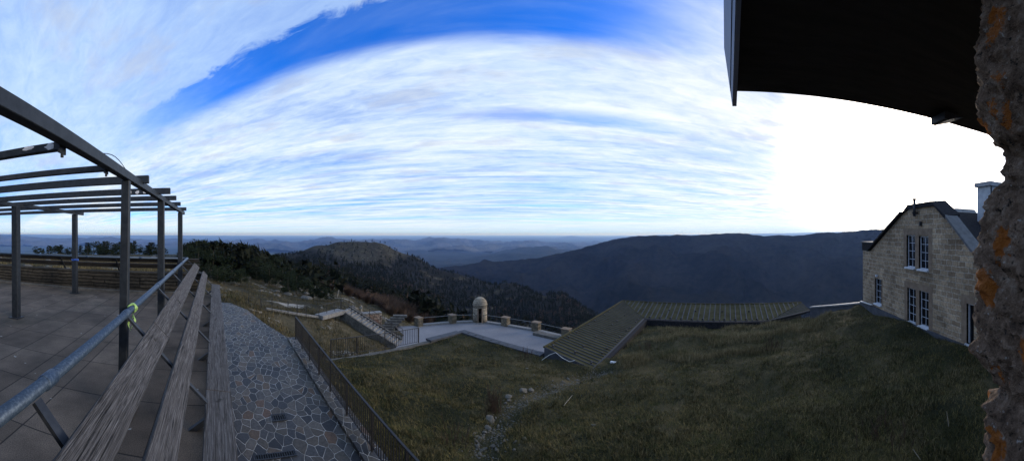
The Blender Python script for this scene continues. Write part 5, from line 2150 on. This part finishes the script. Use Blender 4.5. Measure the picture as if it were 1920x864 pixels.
# big dark pines and junipers behind the end of the path
BIG = [(352, 455, 60), (365, 448, 66), (380, 447, 70), (395, 446, 74), (412, 449, 78), (428, 452, 84), (345, 470, 46), (360, 480, 44), (375, 486, 42), (392, 492, 40), (408, 498, 38), (420, 495, 40), (435, 492, 44), (452, 500, 46), (372, 462, 58), (400, 462, 60), (422, 466, 62), (446, 470, 66), (445, 455, 90), (458, 451, 98), (470, 456, 96), (480, 478, 62), (492, 480, 70), (500, 470, 84), (515, 478, 80),
       (540, 516, 50), (556, 508, 54), (568, 520, 52), (600, 524, 46), (613, 536, 45), (588, 538, 46), (530, 500, 60), (545, 490, 72), (620, 500, 80), (505, 492, 58)]
for k, (px, top, D) in enumerate(BIG):
    a = az(px)
    x, y = D * math.sin(a), D * math.cos(a)
    z = ground(x, y)
    h = max(1.5, ((HY - top) / F * D - z) * .92)
    lab = 'dark bushy pine in the thicket behind the end of the path' if px < 525 else 'dark spreading juniper on the rocky slope above the stairs'
    tree(x, y, h, 'bro', k, lab, 'dark thicket behind the path' if px < 525 else 'junipers on the rocky slope', 'pine_tree' if px < 525 else 'juniper', wide=random.uniform(1.15, 1.6))

# bare reddish shrubs
nb_ = 0
for (px0, px1, d0, d1, n_) in ((715, 800, 52, 90, 46), (640, 715, 75, 120, 34), (520, 600, 95, 150, 22)):
    for k in range(n_):
        px, D = rng.uniform(px0, px1), rng.uniform(d0, d1)
        a = az(px)
        tree(D * math.sin(a), D * math.cos(a), rng.uniform(2.0, 3.6), 'bush', k, 'bare reddish brown shrub in the leafless thicket below the slope', 'bare shrubs on the slope', 'bare_shrub', wide=1.3)


# the forest on the long spur, one mass of small trees
def low_tree(seed, kind):
    r = np.random.default_rng(seed)
    tris = []
    if kind == 'con':
        for w in range(5):
            z = .08 + .17 * w
            rad = .21 * (1 - z) + .03
            for b in range(6):
                a = b * 1.047 + r.uniform(-.4, .4) + w
                a2 = a + r.uniform(.7, 1.1)
                tris.append(([math.cos(a) * rad, math.sin(a) * rad, z + r.uniform(-.05, .02)], [math.cos(a2) * rad, math.sin(a2) * rad, z + r.uniform(-.05, .02)], [0, 0, z + .28]))
    else:
        for k in range(40):
            d = r.normal(0, 1, 3)
            d /= np.linalg.norm(d)
            c = np.array([d[0] * .28, d[1] * .28, .55 + d[2] * .4]) * r.uniform(.75, 1.05)
            u = r.normal(0, 1, 3) * .07
            v = r.normal(0, 1, 3) * .07
            tris.append((c - u, c + u, c + v * 1.6))
    return np.array(tris, float)


def forest(name, label, mat, n, accept, kinds, hmin, hmax):
    protos = [low_tree(s, kinds[s % len(kinds)]) for s in range(8)]
    dmax = 900
    chunks = []
    cnt = tries = 0
    while cnt < n and tries < n * 30:
        tries += 1
        px = rng.uniform(335, 1185)
        D = math.exp(rng.uniform(math.log(62), math.log(900)))
        if not accept(px, D):
            continue
        a = az(px)
        x, y = D * math.sin(a), D * math.cos(a)
        z = ground(x, y)
        h = rng.uniform(hmin, hmax)
        cap = (HY - np.interp(px, [345, 365, 400, 430, 458, 494, 556, 590, 620], [458, 450, 447, 448, 452, 460, 467, 471, 440])) / F * D - z
        h = min(h, cap * rng.uniform(.72, 1.06))
        if h < 1.2:
            continue
        T = protos[rng.choice([2, 3, 6, 7]) if px < 600 or D < 130 else rng.integers(0, 8)]
        c_, s_ = math.cos(rng.uniform(0, 6.28)), 0
        s_ = math.sqrt(1 - c_ * c_)
        Q = T.copy()
        Q[..., 0] = (T[..., 0] * c_ - T[..., 1] * s_) * h
        Q[..., 1] = (T[..., 0] * s_ + T[..., 1] * c_) * h
        Q[..., 2] = T[..., 2] * h
        Q += np.array([x, y, z - .3])
        chunks.append(Q)
        cnt += 1
    me = tri_mesh(name, np.concatenate(chunks), mat)
    o = bpy.data.objects.new(name, me)
    COL.objects.link(o)
    return tag(o, label, 'forest', None, 'stuff')


def in_forest(px, D):
    return rng.random() < woodland(px, D) ** 2 + .01


forest('forest', 'dark conifer forest covering the long spur below the terrace', M['forest'], 15000, in_forest, ['con', 'con', 'bro', 'bro'], 4.0, 8.0)


def in_bare(px, D):
    if not in_forest(px, D) or D > 500:
        return False
    x, y = D * math.sin(az(px)), D * math.cos(az(px))
    return mnoise.noise(Vector((x * .018, y * .018, 16))) > .12


forest('bare_wood', 'leafless brown woodland patches among the conifers', M['twig'], 1800, in_bare, ['bro'], 3.5, 6.0)
